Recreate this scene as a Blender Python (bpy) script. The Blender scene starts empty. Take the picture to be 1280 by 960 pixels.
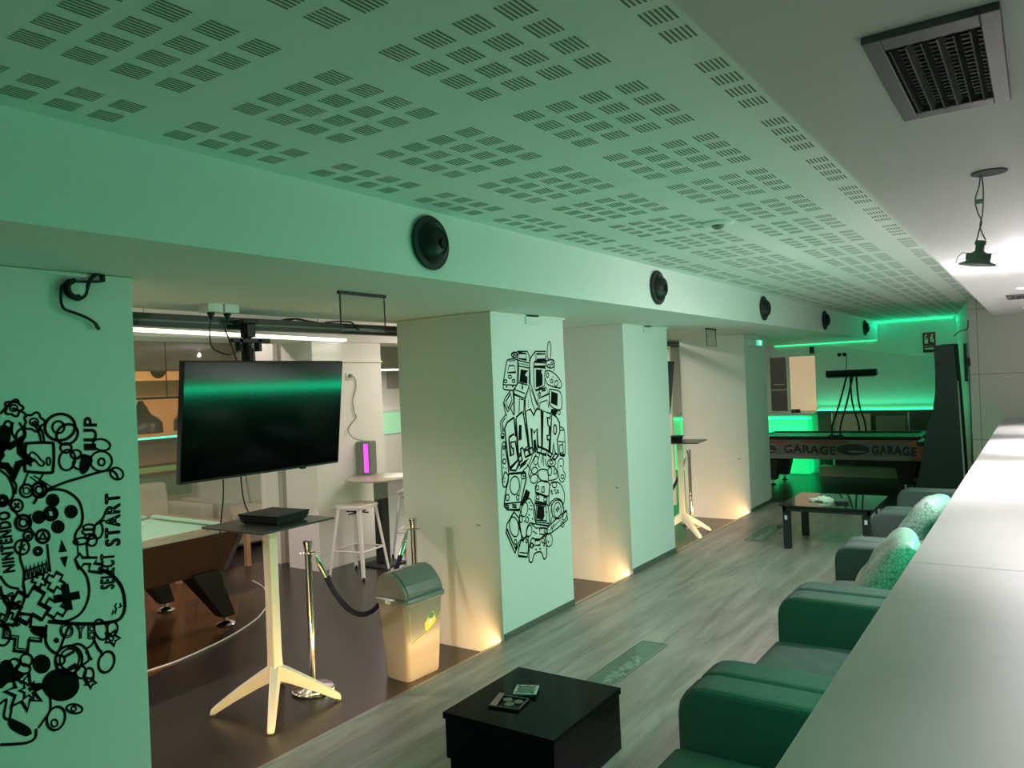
import bpy, bmesh, math, random
from mathutils import Vector, Matrix
R = math.radians
SC = bpy.context.scene
COL = SC.collection
random.seed(7)

# ------------------------------------------------------------------ camera
CAM_H, YAW, ROLL, FPX = 1.72, R(34.5), R(2.4), 961.0
FW = Vector((-math.sin(YAW), math.cos(YAW), 0)); RT = Vector((math.cos(YAW), math.sin(YAW), 0)); UP = Vector((0, 0, 1))
cam_d = bpy.data.cameras.new('camera'); cam = bpy.data.objects.new('camera', cam_d); COL.objects.link(cam)
cam_d.sensor_width = 36.0; cam_d.lens = FPX / 1280 * 36.0; cam_d.clip_start = 0.02
cr, sr = math.cos(ROLL), math.sin(ROLL)
im_r = cr * RT - sr * UP; im_u = sr * RT + cr * UP
M = Matrix((im_r, im_u, -FW)).transposed().to_4x4(); M.translation = (0, 0, CAM_H)
cam.matrix_world = M
SC.camera = cam
SC.view_settings.view_transform = 'Standard'; SC.view_settings.look = 'None'
SC.view_settings.gamma = 1.0; SC.view_settings.use_curve_mapping = False
SC.view_settings.exposure = 0.45
w = bpy.data.worlds.new('world'); SC.world = w; w.use_nodes = True
w.node_tree.nodes['Background'].inputs[0].default_value = (0.5, 0.55, 0.5, 1)
w.node_tree.nodes['Background'].inputs[1].default_value = 0.02

# measured from the photograph: a pixel's ray meets a real plane of the room
def ray(px, py):
    d = Vector((0, 0, 0)) + im_r * (px - 640) + im_u * (480 - py) + FW * FPX
    return d
def onx(px, py, X): d = ray(px, py); t = X / d.x; return Vector((0, 0, CAM_H)) + d * t
def ony(px, py, Y): d = ray(px, py); t = Y / d.y; return Vector((0, 0, CAM_H)) + d * t
def onz(px, py, Z): d = ray(px, py); t = (Z - CAM_H) / d.z; return Vector((0, 0, CAM_H)) + d * t

# ------------------------------------------------------------------ lights (fittings of the place and added unseen fills)
def light(name, kind, loc, power, color, size=0.1, size_y=None, rot=(0, 0, 0), spot=None, blend=0.5, spread=None):
    d = bpy.data.lights.new(name, kind); o = bpy.data.objects.new(name, d); COL.objects.link(o)
    o.location = loc; o.rotation_euler = rot; d.energy = power; d.color = color
    if kind == 'AREA':
        d.shape = 'RECTANGLE'; d.size = size; d.size_y = size_y or size
        if spread: d.spread = spread
    else:
        d.shadow_soft_size = size
    if kind == 'SPOT': d.spot_size = spot; d.spot_blend = blend
    return o
WHITE = (1.0, 0.94, 0.96); WARM = (1.0, 0.86, 0.75); AMBER = (1.0, 0.56, 0.22); GREEN = (0.0, 1.0, 0.43)
# recessed downlights in the soffit over the counter (the one at y=2.75 hangs dead on its cables)
light('bare_downlight_lamp', 'SPOT', (-0.09, 5.30, 2.215), 76, WHITE, 0.014, rot=(0, R(36), 0), spot=R(140), blend=0.8)   # hangs askew, tipped towards the pillars
for yy, pw in ((7.05, 7), (9.6, 2)):
    light('downlight_lamp', 'SPOT', (-0.09, yy, 2.262), pw, WHITE, 0.035, spot=R(150), blend=0.7)
light('bare_downlight_glow_lamp', 'POINT', (-0.09, 5.30, 2.20), 24, WHITE, 0.014)
for xx, yy, pw in ((0.62, 1.35, 19), (0.35, 3.3, 38), (0.25, 5.4, 185), (0.25, 7.4, 180), (0.25, 9.2, 80)):
    light('counter_fill_lamp', 'SPOT', (xx, yy, 2.29), pw, WHITE, 0.04, spot=R(84), blend=0.6)  # unseen spots added to brighten the counter top, no fitting built
# back hall lamps, the fills among them added and unseen
light('hall_strip_lamp', 'AREA', (-6.95, 4.6, 2.585), 46, WARM, 0.10, 6.5)
light('hall_ceiling_lamp', 'AREA', (-5.0, 7.5, 2.55), 66, WARM, 0.5, 2.5)
light('billiard_pendant_lamp', 'SPOT', (-5.45, 2.0, 1.85), 84, WARM, 0.03, rot=(0, 0, 0), spot=R(168), blend=0.25)  # unseen spot added to warm the pillar fronts, no pendant built
light('hall_near_fill', 'AREA', (-4.75, 2.6, 2.585), 3, WARM, 0.3, 1.4)  # unseen fill added for the billiard table side and mural pillar front
light('hall_end_lamp', 'AREA', (-9.6, 10.6, 2.06), 70, WARM, 0.2, 1.0)
light('hall_bar_fill', 'AREA', (-6.2, 12.0, 2.585), 26, WARM, 0.3, 1.5)  # unseen fill added to brighten the hall behind the far pillars
light('hall_far_lamp', 'AREA', (-10.9, 6.5, 2.45), 48, (1.0, 0.55, 0.25), 0.3, 4.0)
# green LED lines
light('counter_led_lamp', 'AREA', (-0.405, 4.9, 0.985), 25, GREEN, 0.02, 6.0, rot=(0, R(90), 0))
light('near_wall_led_lamp', 'AREA', (-2.2, -1.40, 2.36), 16, GREEN, 3.2, 0.03, rot=(R(75), 0, 0))
light('far_wall_led_lamp', 'AREA', (-2.0, 14.34, 2.47), 3.0, GREEN, 2.0, 0.03, rot=(R(-70), 0, 0))
light('far_dado_led_lamp', 'AREA', (-2.3, 14.33, 1.06), 3.4, GREEN, 2.0, 0.03, rot=(R(-150), 0, 0))
light('bar_led_lamp', 'AREA', (-4.1, 13.96, 0.90), 7, GREEN, 1.7, 0.03, rot=(R(-40), 0, 0))
# warm LED line in the nosing of the raised wooden floor
light('step_led_lamp', 'AREA', (-3.045, 4.2, -0.02), 36, AMBER, 0.015, 11.5, rot=(0, R(95), 0))
light('step_spot_lamp', 'POINT', (-3.10, 1.82, -0.045), 3, AMBER, 0.02)

# ------------------------------------------------------------------ materials
MATS = {}
def mat(name, color, rough=0.5, metal=0.0, var=0.06, scale=6.0, bump=0.0, bscale=60.0, emis=None, estr=0.0, coat=0.0, spec=0.5):
    if name in MATS: return MATS[name]
    m = bpy.data.materials.new(name); m.use_nodes = True; nt = m.node_tree; b = nt.nodes['Principled BSDF']
    tc = nt.nodes.new('ShaderNodeTexCoord')
    n = nt.nodes.new('ShaderNodeTexNoise'); n.inputs['Scale'].default_value = scale; n.inputs['Detail'].default_value = 4
    nt.links.new(tc.outputs['Object'], n.inputs['Vector'])
    mx = nt.nodes.new('ShaderNodeMix'); mx.data_type = 'RGBA'
    c = Vector(color[:3])
    mx.inputs[6].default_value = (*(c * (1 - var)), 1); mx.inputs[7].default_value = (*[min(1, x) for x in (c * (1 + var))], 1)
    nt.links.new(n.outputs['Fac'], mx.inputs[0]); nt.links.new(mx.outputs[2], b.inputs['Base Color'])
    b.inputs['Roughness'].default_value = rough; b.inputs['Metallic'].default_value = metal
    b.inputs['Specular IOR Level'].default_value = spec
    if coat: b.inputs['Coat Weight'].default_value = coat
    if bump:
        n2 = nt.nodes.new('ShaderNodeTexNoise'); n2.inputs['Scale'].default_value = bscale; n2.inputs['Detail'].default_value = 3
        nt.links.new(tc.outputs['Object'], n2.inputs['Vector'])
        bp = nt.nodes.new('ShaderNodeBump'); bp.inputs['Strength'].default_value = bump; bp.inputs['Distance'].default_value = 0.004
        nt.links.new(n2.outputs['Fac'], bp.inputs['Height']); nt.links.new(bp.outputs[0], b.inputs['Normal'])
    if emis:
        b.inputs['Emission Color'].default_value = (*emis, 1); b.inputs['Emission Strength'].default_value = estr
    MATS[name] = m; return m

def brick_mat(name, c1, c2, cm, w, h, mortar, rough=0.4, rot=(0, 0, 0), grain=0.0, offset=0.5, coat=0.0, bump=0.0):
    m = bpy.data.materials.new(name); m.use_nodes = True; nt = m.node_tree; b = nt.nodes['Principled BSDF']
    tc = nt.nodes.new('ShaderNodeTexCoord'); mp = nt.nodes.new('ShaderNodeMapping'); mp.inputs['Rotation'].default_value = rot
    nt.links.new(tc.outputs['Object'], mp.inputs['Vector'])
    br = nt.nodes.new('ShaderNodeTexBrick'); br.offset = offset
    br.inputs['Color1'].default_value = (*c1, 1); br.inputs['Color2'].default_value = (*c2, 1); br.inputs['Mortar'].default_value = (*cm, 1)
    br.inputs['Scale'].default_value = 1.0; br.inputs['Brick Width'].default_value = w; br.inputs['Row Height'].default_value = h
    br.inputs['Mortar Size'].default_value = mortar; br.inputs['Mortar Smooth'].default_value = 0.2; br.inputs['Bias'].default_value = 0.0
    nt.links.new(mp.outputs[0], br.inputs['Vector'])
    out = br.outputs['Color']
    if grain:
        mp2 = nt.nodes.new('ShaderNodeMapping'); mp2.inputs['Rotation'].default_value = rot; mp2.inputs['Scale'].default_value = (6.0, 0.75, 1)
        nt.links.new(tc.outputs['Object'], mp2.inputs['Vector'])
        n = nt.nodes.new('ShaderNodeTexNoise'); n.inputs['Scale'].default_value = 1.6; n.inputs['Detail'].default_value = 7; n.inputs['Roughness'].default_value = 0.62
        n.inputs['Distortion'].default_value = 0.6
        nt.links.new(mp2.outputs[0], n.inputs['Vector'])
        rp = nt.nodes.new('ShaderNodeValToRGB'); rp.color_ramp.elements[0].position = 0.32; rp.color_ramp.elements[1].position = 0.68
        lo, hi = 1 - grain, 1 + grain * 0.45
        rp.color_ramp.elements[0].color = (lo, lo, lo, 1); rp.color_ramp.elements[1].color = (hi, hi * 0.99, hi * 0.97, 1)
        nt.links.new(n.outputs['Fac'], rp.inputs[0])
        mx = nt.nodes.new('ShaderNodeMix'); mx.data_type = 'RGBA'; mx.blend_type = 'MULTIPLY'; mx.inputs[0].default_value = 1
        nt.links.new(out, mx.inputs[6]); nt.links.new(rp.outputs[0], mx.inputs[7]); out = mx.outputs[2]
    nt.links.new(out, b.inputs['Base Color']); b.inputs['Roughness'].default_value = rough
    if coat: b.inputs['Coat Weight'].default_value = coat; b.inputs['Coat Roughness'].default_value = 0.15
    if bump:
        bp = nt.nodes.new('ShaderNodeBump'); bp.inputs['Strength'].default_value = bump; bp.inputs['Distance'].default_value = 0.003; bp.invert = True
        nt.links.new(br.outputs['Fac'], bp.inputs['Height']); nt.links.new(bp.outputs[0], b.inputs['Normal'])
    MATS[name] = m; return m

def glass_mat(name, tint, ior=1.5, rough=0.0, body=0.0, bodycol=(0.5, 0.5, 0.5)):
    m = bpy.data.materials.new(name); m.use_nodes = True; nt = m.node_tree
    for n in list(nt.nodes):
        if n.type != 'OUTPUT_MATERIAL': nt.nodes.remove(n)
    o = [n for n in nt.nodes if n.type == 'OUTPUT_MATERIAL'][0]
    t = nt.nodes.new('ShaderNodeBsdfTransparent'); t.inputs[0].default_value = (*tint, 1)
    g = nt.nodes.new('ShaderNodeBsdfGlossy'); g.inputs['Roughness'].default_value = rough
    fr = nt.nodes.new('ShaderNodeFresnel'); fr.inputs['IOR'].default_value = ior
    ge = nt.nodes.new('ShaderNodeNewGeometry'); inv = nt.nodes.new('ShaderNodeMath'); inv.operation = 'SUBTRACT'; inv.inputs[0].default_value = 1.0
    nt.links.new(ge.outputs['Backfacing'], inv.inputs[1])
    ml = nt.nodes.new('ShaderNodeMath'); ml.operation = 'MULTIPLY'; nt.links.new(fr.outputs[0], ml.inputs[0]); nt.links.new(inv.outputs[0], ml.inputs[1])
    mx = nt.nodes.new('ShaderNodeMixShader')
    first = t.outputs[0]
    if body:
        df = nt.nodes.new('ShaderNodeBsdfDiffuse'); df.inputs[0].default_value = (*bodycol, 1)
        m2 = nt.nodes.new('ShaderNodeMixShader'); m2.inputs[0].default_value = body
        nt.links.new(t.outputs[0], m2.inputs[1]); nt.links.new(df.outputs[0], m2.inputs[2]); first = m2.outputs[0]
    nt.links.new(ml.outputs[0], mx.inputs[0]); nt.links.new(first, mx.inputs[1]); nt.links.new(g.outputs[0], mx.inputs[2])
    nt.links.new(mx.outputs[0], o.inputs[0])
    MATS[name] = m; return m

PAINT = mat('white wall paint', (0.81, 0.795, 0.785), 0.6, var=0.02, scale=1.5, bump=0.05, bscale=140)
DIMP = mat('grey service wall paint', (0.22, 0.23, 0.22), 0.7)
CEIL = mat('ceiling paint', (0.82, 0.81, 0.80), 0.75, var=0.02, scale=1.2)
SLOT = mat('slot shade', (0.20, 0.20, 0.19), 0.9)
WOOD = brick_mat('grey laminate planks', (0.385, 0.345, 0.32), (0.32, 0.287, 0.265), (0.20, 0.175, 0.16), 1.38, 0.19, 0.0012, 0.38, rot=(0, 0, R(90)), grain=0.42, coat=0.12)
DARK = mat('dark polished floor', (0.026, 0.022, 0.020), 0.28, var=0.35, scale=2.2)
BRICKB = brick_mat('brown brick pattern', (0.16, 0.055, 0.02), (0.11, 0.038, 0.015), (0.02, 0.012, 0.01), 0.30, 0.15, 0.006, 0.2, rot=(0, 0, R(35)), grain=0.4)
TILE = brick_mat('pale wall panels', (0.62, 0.60, 0.56), (0.59, 0.57, 0.53), (0.22, 0.21, 0.19), 0.62, 0.80, 0.004, 0.35, rot=(R(90), 0, 0), offset=0.0)
BLACK = mat('black plastic', (0.010, 0.011, 0.012), 0.4, spec=0.3)
BLACKM = mat('matte black', (0.014, 0.015, 0.015), 0.65)
GLOSSB = mat('black gloss laminate', (0.004, 0.004, 0.004), 0.16, spec=0.06)
SCREEN = mat('screen glass', (0.002, 0.002, 0.002), 0.10, spec=0.28)
CHROME = mat('chrome', (0.75, 0.73, 0.68), 0.14, metal=1.0, var=0.03)
STEEL = mat('brushed steel', (0.45, 0.44, 0.42), 0.32, metal=1.0)
BRONZE = mat('dark anodised rail', (0.045, 0.040, 0.032), 0.45)
CREAM = mat('cream painted metal', (0.86, 0.82, 0.72), 0.35, var=0.02)
WHITEM = mat('white painted metal', (0.80, 0.79, 0.77), 0.3, var=0.03)
WHITEP = mat('white plastic', (0.78, 0.79, 0.77), 0.4, var=0.02)
GREYTOP = mat('dark grey compact board', (0.050, 0.055, 0.052), 0.3, var=0.1)
SOFA = mat('charcoal upholstery', (0.068, 0.072, 0.076), 0.85, var=0.18, scale=14, bump=0.5, bscale=260)
SOFAB = mat('beige upholstery', (0.34, 0.30, 0.26), 0.85, var=0.1, scale=8, bump=0.3, bscale=200)
CLOTH = mat('mint baize', (0.26, 0.52, 0.40), 0.9, var=0.04, scale=30)
CLOTHG = mat('green baize', (0.05, 0.26, 0.13), 0.9, var=0.05, scale=30)
WALNUT = mat('walnut veneer', (0.085, 0.042, 0.021), 0.4, var=0.35, scale=3.0)
ORANGE = mat('warm painted wall', (0.80, 0.58, 0.36), 0.7, var=0.02)
NAVY = mat('navy velvet rope', (0.010, 0.012, 0.045), 0.8)
INK = mat('black wall paint marker', (0.004, 0.005, 0.005), 0.8, var=0.0, spec=0.1)
GREYP = mat('grey vent metal', (0.12, 0.108, 0.112), 0.5)
BIN = mat('grey bin plastic', (0.27, 0.255, 0.23), 0.33, var=0.02)
BINLID = mat('dark grey bin lid', (0.19, 0.20, 0.19), 0.3, var=0.02)
YELLOW = mat('yellow print', (0.85, 0.72, 0.12), 0.5)
GREENP = mat('green print', (0.05, 0.30, 0.18), 0.5)
LEDG = mat('green led diffuser', (0.1, 0.9, 0.4), 0.4, emis=(0.02, 1.0, 0.32), estr=2.4)
LEDT = mat('teal led diffuser', (0.1, 0.9, 0.7), 0.4, emis=(0.10, 1.0, 0.62), estr=1.2)
LEDP = mat('magenta led panel', (0.9, 0.1, 0.9), 0.4, emis=(0.85, 0.02, 1.0), estr=1.6)
LEDW = mat('warm led diffuser', (1, 0.8, 0.5), 0.4, emis=(1.0, 0.62, 0.28), estr=2.0)
LAMPW = mat('lit lamp lens', (1, 1, 1), 0.4, emis=(0.95, 0.97, 1.0), estr=3.0)
TUBEW = mat('lit tube', (1, 1, 1), 0.4, emis=(1.0, 0.95, 0.85), estr=3.0)
GLASS = glass_mat('hazy clear screen', (0.94, 0.95, 0.93), 1.5, rough=0.0, body=0.13, bodycol=(0.85, 0.80, 0.72))
GLASST = glass_mat('thin clear acrylic', (0.93, 0.95, 0.93), 1.3)
GLASSD = mat('dark table glass', (0.010, 0.014, 0.012), 0.05, spec=0.9)
GLASSF = glass_mat('floor glass', (0.80, 0.86, 0.82), 1.5, 0.03)
PEBBLE = mat('white pebbles', (0.70, 0.70, 0.66), 0.7, var=0.15, scale=20)
ASH = mat('thick clear glass', (0.34, 0.35, 0.34), 0.06, var=0.02, spec=0.9)
PINK = mat('dusky pink card', (0.36, 0.17, 0.18), 0.5)
RED = mat('sign red', (0.40, 0.02, 0.02), 0.5)
BROWN = mat('burnt orange trim', (0.42, 0.15, 0.045), 0.45)
CABINET = mat('arcade cabinet side', (0.012, 0.022, 0.026), 0.4)
DADO = mat('dark dado panel', (0.10, 0.085, 0.07), 0.4, var=0.15, scale=3)
BEIGE = mat('beige panel', (0.55, 0.46, 0.36), 0.6, var=0.08)
GRAF = mat('pale printed side panel', (0.17, 0.155, 0.14), 0.45, var=0.6, scale=3.5)
def patterned(name, c1, c2, scale):
    m = mat(name, c1, 0.33, var=0.0, bump=1.0, bscale=14); nt = m.node_tree; b = nt.nodes['Principled BSDF']
    tc = nt.nodes.new('ShaderNodeTexCoord'); wv = nt.nodes.new('ShaderNodeTexVoronoi'); wv.feature = 'DISTANCE_TO_EDGE'; wv.inputs['Scale'].default_value = scale
    nt.links.new(tc.outputs['Object'], wv.inputs['Vector'])
    rp = nt.nodes.new('ShaderNodeValToRGB'); rp.color_ramp.elements[0].position = 0.03; rp.color_ramp.elements[1].position = 0.10
    rp.color_ramp.elements[0].color = (*c2, 1); rp.color_ramp.elements[1].color = (*c1, 1)
    nt.links.new(wv.outputs['Distance'], rp.inputs[0]); nt.links.new(rp.outputs[0], b.inputs['Base Color'])
    return m
PILLOW = patterned('silver grey patterned satin', (0.36, 0.37, 0.37), (0.16, 0.17, 0.17), 40)

# ------------------------------------------------------------------ mesh builder
def catmull(pts, n=8):
    P = [Vector(p) for p in pts]; out = []
    for i in range(len(P) - 1):
        p0 = P[max(i - 1, 0)]; p1 = P[i]; p2 = P[i + 1]; p3 = P[min(i + 2, len(P) - 1)]
        for k in range(n):
            t = k / n
            out.append(0.5 * ((2 * p1) + (p2 - p0) * t + (2 * p0 - 5 * p1 + 4 * p2 - p3) * t * t + (3 * p1 - p0 - 3 * p2 + p3) * t ** 3))
    out.append(P[-1]); return out

class MB:
    def __init__(s): s.v = []; s.f = []; s.m = []
    def add(s, vs, fs, m=0):
        o = len(s.v); s.v += [Vector(v) for v in vs]; s.f += [tuple(i + o for i in f) for f in fs]; s.m += [m] * len(fs); return s
    def box(s, c, d, rz=0, m=0, rot=None):
        x, y, z = d[0] / 2, d[1] / 2, d[2] / 2
        vs = [Vector((a * x, b * y, e * z)) for e in (-1, 1) for a, b in ((-1, -1), (1, -1), (1, 1), (-1, 1))]
        M3 = rot if rot else Matrix.Rotation(rz, 3, 'Z')
        return s.add([M3 @ v + Vector(c) for v in vs], [(3, 2, 1, 0), (4, 5, 6, 7), (0, 1, 5, 4), (1, 2, 6, 5), (2, 3, 7, 6), (3, 0, 4, 7)], m)
    def lohi(s, lo, hi, m=0):
        return s.box([(a + b) / 2 for a, b in zip(lo, hi)], [abs(b - a) for a, b in zip(lo, hi)], m=m)
    def rings(s, rings, cap=True, m=0, closed=False):
        n = len(rings[0]); o = len(s.v)
        for r in rings: s.v += [Vector(p) for p in r]
        k = len(rings); fs = []
        for i in range(k if closed else k - 1):
            for j in range(n):
                a = o + i * n; b = o + ((i + 1) % k) * n
                fs.append((a + j, a + (j + 1) % n, b + (j + 1) % n, b + j))
        if cap and not closed:
            fs.append(tuple(o + j for j in reversed(range(n)))); fs.append(tuple(o + (k - 1) * n + j for j in range(n)))
        s.f += fs; s.m += [m] * len(fs); return s
    def tube(s, pts, r, n=8, m=0, closed=False):
        P = [Vector(p) for p in pts]; rings = []; k = len(P)
        t0 = None; nrm = None
        for i, p in enumerate(P):
            if closed: t = (P[(i + 1) % k] - P[i - 1])
            else: t = P[min(i + 1, k - 1)] - P[max(i - 1, 0)]
            t = t.normalized() if t.length > 1e-9 else Vector((0, 0, 1))
            if nrm is None:
                nrm = t.cross(Vector((0, 0, 1)) if abs(t.z) < 0.9 else Vector((1, 0, 0))).normalized()
            else:
                nrm = (nrm - t * nrm.dot(t)); nrm = nrm.normalized() if nrm.length > 1e-9 else t.orthogonal().normalized()
            b = t.cross(nrm); rr = r[i] if isinstance(r, (list, tuple)) else r
            rings.append([p + (nrm * math.cos(a) + b * math.sin(a)) * rr for a in [2 * math.pi * q / n for q in range(n)]])
        return s.rings(rings, True, m, closed)
    def cyl(s, p0, p1, r0, r1=None, n=24, m=0):
        return s.tube([p0, p1], [r0, r0 if r1 is None else r1], n, m)
    def lathe(s, prof, c=(0, 0, 0), n=28, m=0, axis='Z'):
        rings = []
        for r, z in prof:
            ring = []
            for q in range(n):
                a = 2 * math.pi * q / n; x, y = math.cos(a) * r, math.sin(a) * r
                v = {'Z': (x, y, z), 'X': (z, x, y), 'Y': (x, z, y)}[axis]
                ring.append(Vector(v) + Vector(c))
            rings.append(ring)
        if axis == 'Y': rings = [list(reversed(r)) for r in rings]
        return s.rings(rings, True, m)
    def prism(s, poly, vec, m=0):
        A = [Vector(p) for p in poly]; B = [p + Vector(vec) for p in A]
        return s.rings([A, B], True, m)
    def loft(s, secs, m=0): return s.rings(secs, True, m)
    def build(s, name, mats, parent=None, bevel=0.0, seg=2, smooth=False, sub=0):
        me = bpy.data.meshes.new(name); me.from_pydata([tuple(v) for v in s.v], [], s.f)
        for mm in (mats if isinstance(mats, (list, tuple)) else [mats]): me.materials.append(mm)
        for p, mi in zip(me.polygons, s.m): p.material_index = mi
        bm = bmesh.new(); bm.from_mesh(me); bmesh.ops.recalc_face_normals(bm, faces=bm.faces); bm.to_mesh(me); bm.free()
        if smooth:
            for p in me.polygons: p.use_smooth = True
        o = bpy.data.objects.new(name, me); COL.objects.link(o)
        if parent is not None:
            o.parent = parent
        if bevel:
            b = o.modifiers.new('Bevel', 'BEVEL'); b.width = bevel; b.segments = seg; b.limit_method = 'ANGLE'; b.angle_limit = R(40)
        if sub:
            b = o.modifiers.new('Subdivision', 'SUBSURF'); b.levels = sub; b.render_levels = sub
        if smooth and not sub:
            try:
                e = o.modifiers.new('Edges', 'EDGE_SPLIT'); e.split_angle = R(38)
            except Exception: pass
        return o

def tag(o, label=None, cat=None, group=None, kind=None):
    if label: o['label'] = label
    if cat: o['category'] = cat
    if group: o['group'] = group
    if kind: o['kind'] = kind
    return o
def thing(name, label, cat, loc=(0, 0, 0), rz=0, group=None):
    o = bpy.data.objects.new(name, None); COL.objects.link(o); o.location = loc; o.rotation_euler = (0, 0, rz); o.empty_display_size = 0.1
    return tag(o, label, cat, group)
def world_part(o):       # mesh drawn in room coordinates under a thing that stands elsewhere
    o.location = -Vector(o.parent.location); return o
def copy_tree(o, parent=None):
    c = o.copy(); COL.objects.link(c)
    if parent is not None: c.parent = parent
    for ch in list(o.children): copy_tree(ch, c)
    return c
def struct(name, mb, m, label=None, bevel=0.0, **k):
    o = mb.build(name, m, None, bevel, **k); o['kind'] = 'structure'
    if label: o['label'] = label
    return o

# ------------------------------------------------------------------ the room
XP, XPB, ZS, ZC, XB, ZR, XR = -3.02, -3.87, 2.215, 2.525, -2.27, 2.30, -0.447
ZD = -0.10                                           # dark floor level
struct('floor', MB().lohi((-3.02, -1.5, -0.16), (2.8, 10.4, 0.0)), WOOD, 'raised grey wood-plank floor of the corridor')
struct('floor_lower', MB().lohi((-13.0, -1.5, -0.26), (-3.02, 14.6, ZD)).lohi((-3.02, 10.4, -0.26), (0.2, 14.6, ZD)), DARK, 'dark polished floor a step below the wooden floor')
# brown brick-patterned disc on the floor round the billiard table
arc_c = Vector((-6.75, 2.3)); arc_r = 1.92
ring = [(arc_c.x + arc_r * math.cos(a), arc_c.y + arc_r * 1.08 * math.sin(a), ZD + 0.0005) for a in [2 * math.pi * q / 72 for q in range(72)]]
struct('floor_disc', MB().prism(ring, (0, 0, 0.0015)), BRICKB, 'round brown brick-patterned disc on the floor under the billiard table')
struct('trim_1', MB().lohi((-3.034, -1.4, -0.035), (-3.006, 10.4, 0.003)), STEEL, 'metal nosing along the edge of the wooden floor')
struct('trim_2', MB().lohi((-3.046, -1.4, -0.040), (-3.035, 10.4, -0.028)), LEDW, 'warm light line under the nosing of the wooden floor')

# perforated ceiling: board plus slots in blocks of six, flat quads coloured as shade
mb = MB().lohi((XB, -1.5, ZC), (XR + 0.02, 14.5, ZC + 0.05))
gx0, gy0, per_x, per_y, bp_x, bp_y = -1.240, 1.386, 0.567, 0.5705, 0.1128, 0.1143
for gi in range(-3, 4):
    for gj in range(-5, 23):
        for bi in range(4):
            for bj in range(4):
                cx = gx0 + gi * per_x + bi * bp_x; cy = gy0 + gj * per_y + bj * bp_y
                if cx < XB + 0.05 or cx > XR + 0.03 or cy > 14.2 or cy < -1.35: continue
                for k in range(6):
                    x = cx + (k - 2.5) * 0.0128
                    mb.add([(x - 0.0031, cy - 0.037, ZC - 0.0008), (x + 0.0031, cy - 0.037, ZC - 0.0008), (x + 0.0031, cy + 0.037, ZC - 0.0008), (x - 0.0031, cy + 0.037, ZC - 0.0008)], [(3, 2, 1, 0)], 1)
struct('ceiling', mb, [CEIL, SLOT], 'white perforated acoustic ceiling over the corridor')
struct('ceiling_soffit', MB().lohi((XR, -1.5, ZR), (2.8, 11.0, ZC + 0.06)), CEIL, 'plain lower ceiling over the counter')
struct('beam', MB().lohi((-4.0, -1.5, ZS), (XB, 14.4, ZC + 0.06)), PAINT, 'long white downstand beam with round loudspeakers')
struct('ceiling_hall', MB().lohi((-13.0, -1.5, 2.60), (-4.0, 14.5, 2.7)), CEIL, 'beige ceiling of the back hall')
struct('wall_near', MB().lohi((-4.2, -1.6, -0.26), (2.8, -1.5, 2.6)), DIMP)
struct('wall_far', MB().lohi((-13.0, 14.4, -0.26), (0.2, 14.5, 2.6)), PAINT, 'green-lit far end wall')
struct('wall_left', MB().lohi((-13.0, -1.5, -0.26), (-12.5, 14.5, 2.6)), ORANGE, 'warm-lit wall at the back of the hall')
struct('wall_hall_end', MB().lohi((-13.0, -1.6, -0.26), (-4.2, -1.5, 2.6)), PAINT)
struct('wall_right', MB().lohi((-0.715, 11.0, -0.26), (2.8, 11.1, 2.6)), TILE, 'pale panelled wall at the end of the counter')
struct('wall_right_oblique', MB().prism([(-0.70, 11.02, -0.26), (-1.10, 14.45, -0.26), (-0.98, 14.45, -0.26), (-0.58, 11.02, -0.26)], (0, 0, 2.86)), PAINT)
struct('wall_service', MB().lohi((2.7, -1.5, -0.16), (2.8, 11.0, 2.6)), DIMP)

PILL = [(0.74, 1.705), (4.17, 5.12), (6.15, 7.12), (9.52, 10.42)]
PLAB = ['near white pillar with the controller mural', 'white pillar with the gamer mural', 'plain white pillar behind the mural pillar', 'farthest white pillar with the green exit light']
for (a, b), lb in zip(PILL, PLAB):
    p = struct('pillar', MB().lohi((XPB, a, -0.26), (XP, b, ZS + 0.01)), PAINT, lb, bevel=0.004)
    q = MB()
    q.lohi((XPB - 0.012, a - 0.012, ZS - 0.016), (XP + 0.012, b + 0.012, ZS - 0.004))
    t = q.build('shadow_gap_trim', CREAM, p); t['label'] = 'thin joint strip round the head of the pillar'
    if lb.startswith(('near', 'far')) is False or lb.startswith('far'):
        sk = MB().lohi((XP + 0.0005, a + 0.006, 0.0), (XP + 0.009, b - 0.004, 0.045)); sk.build('skirting', mat('grey skirting', (0.13, 0.13, 0.12), 0.5), p)
SCUFF = mat('dark scuff', (0.10, 0.09, 0.08), 0.7)
for nm, (px, py), k in (('mural', (598, 657), 1), ('plain', (771, 610), 2), ('far', (924, 574), 3)):
    q = ony(px, py, PILL[k][0] - 0.0006)
    host = [o for o in bpy.data.objects if o.name.startswith('pillar') and o.get('label') == PLAB[k]][0]
    MB().add([(q.x - 0.022, q.y, q.z + 0.004), (q.x - 0.008, q.y, q.z + 0.008), (q.x + 0.012, q.y, q.z + 0.004), (q.x + 0.026, q.y, q.z + 0.001), (q.x + 0.004, q.y, q.z - 0.002)], [(0, 1, 2, 3, 4)]).build('scuff_mark', SCUFF, host)
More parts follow.
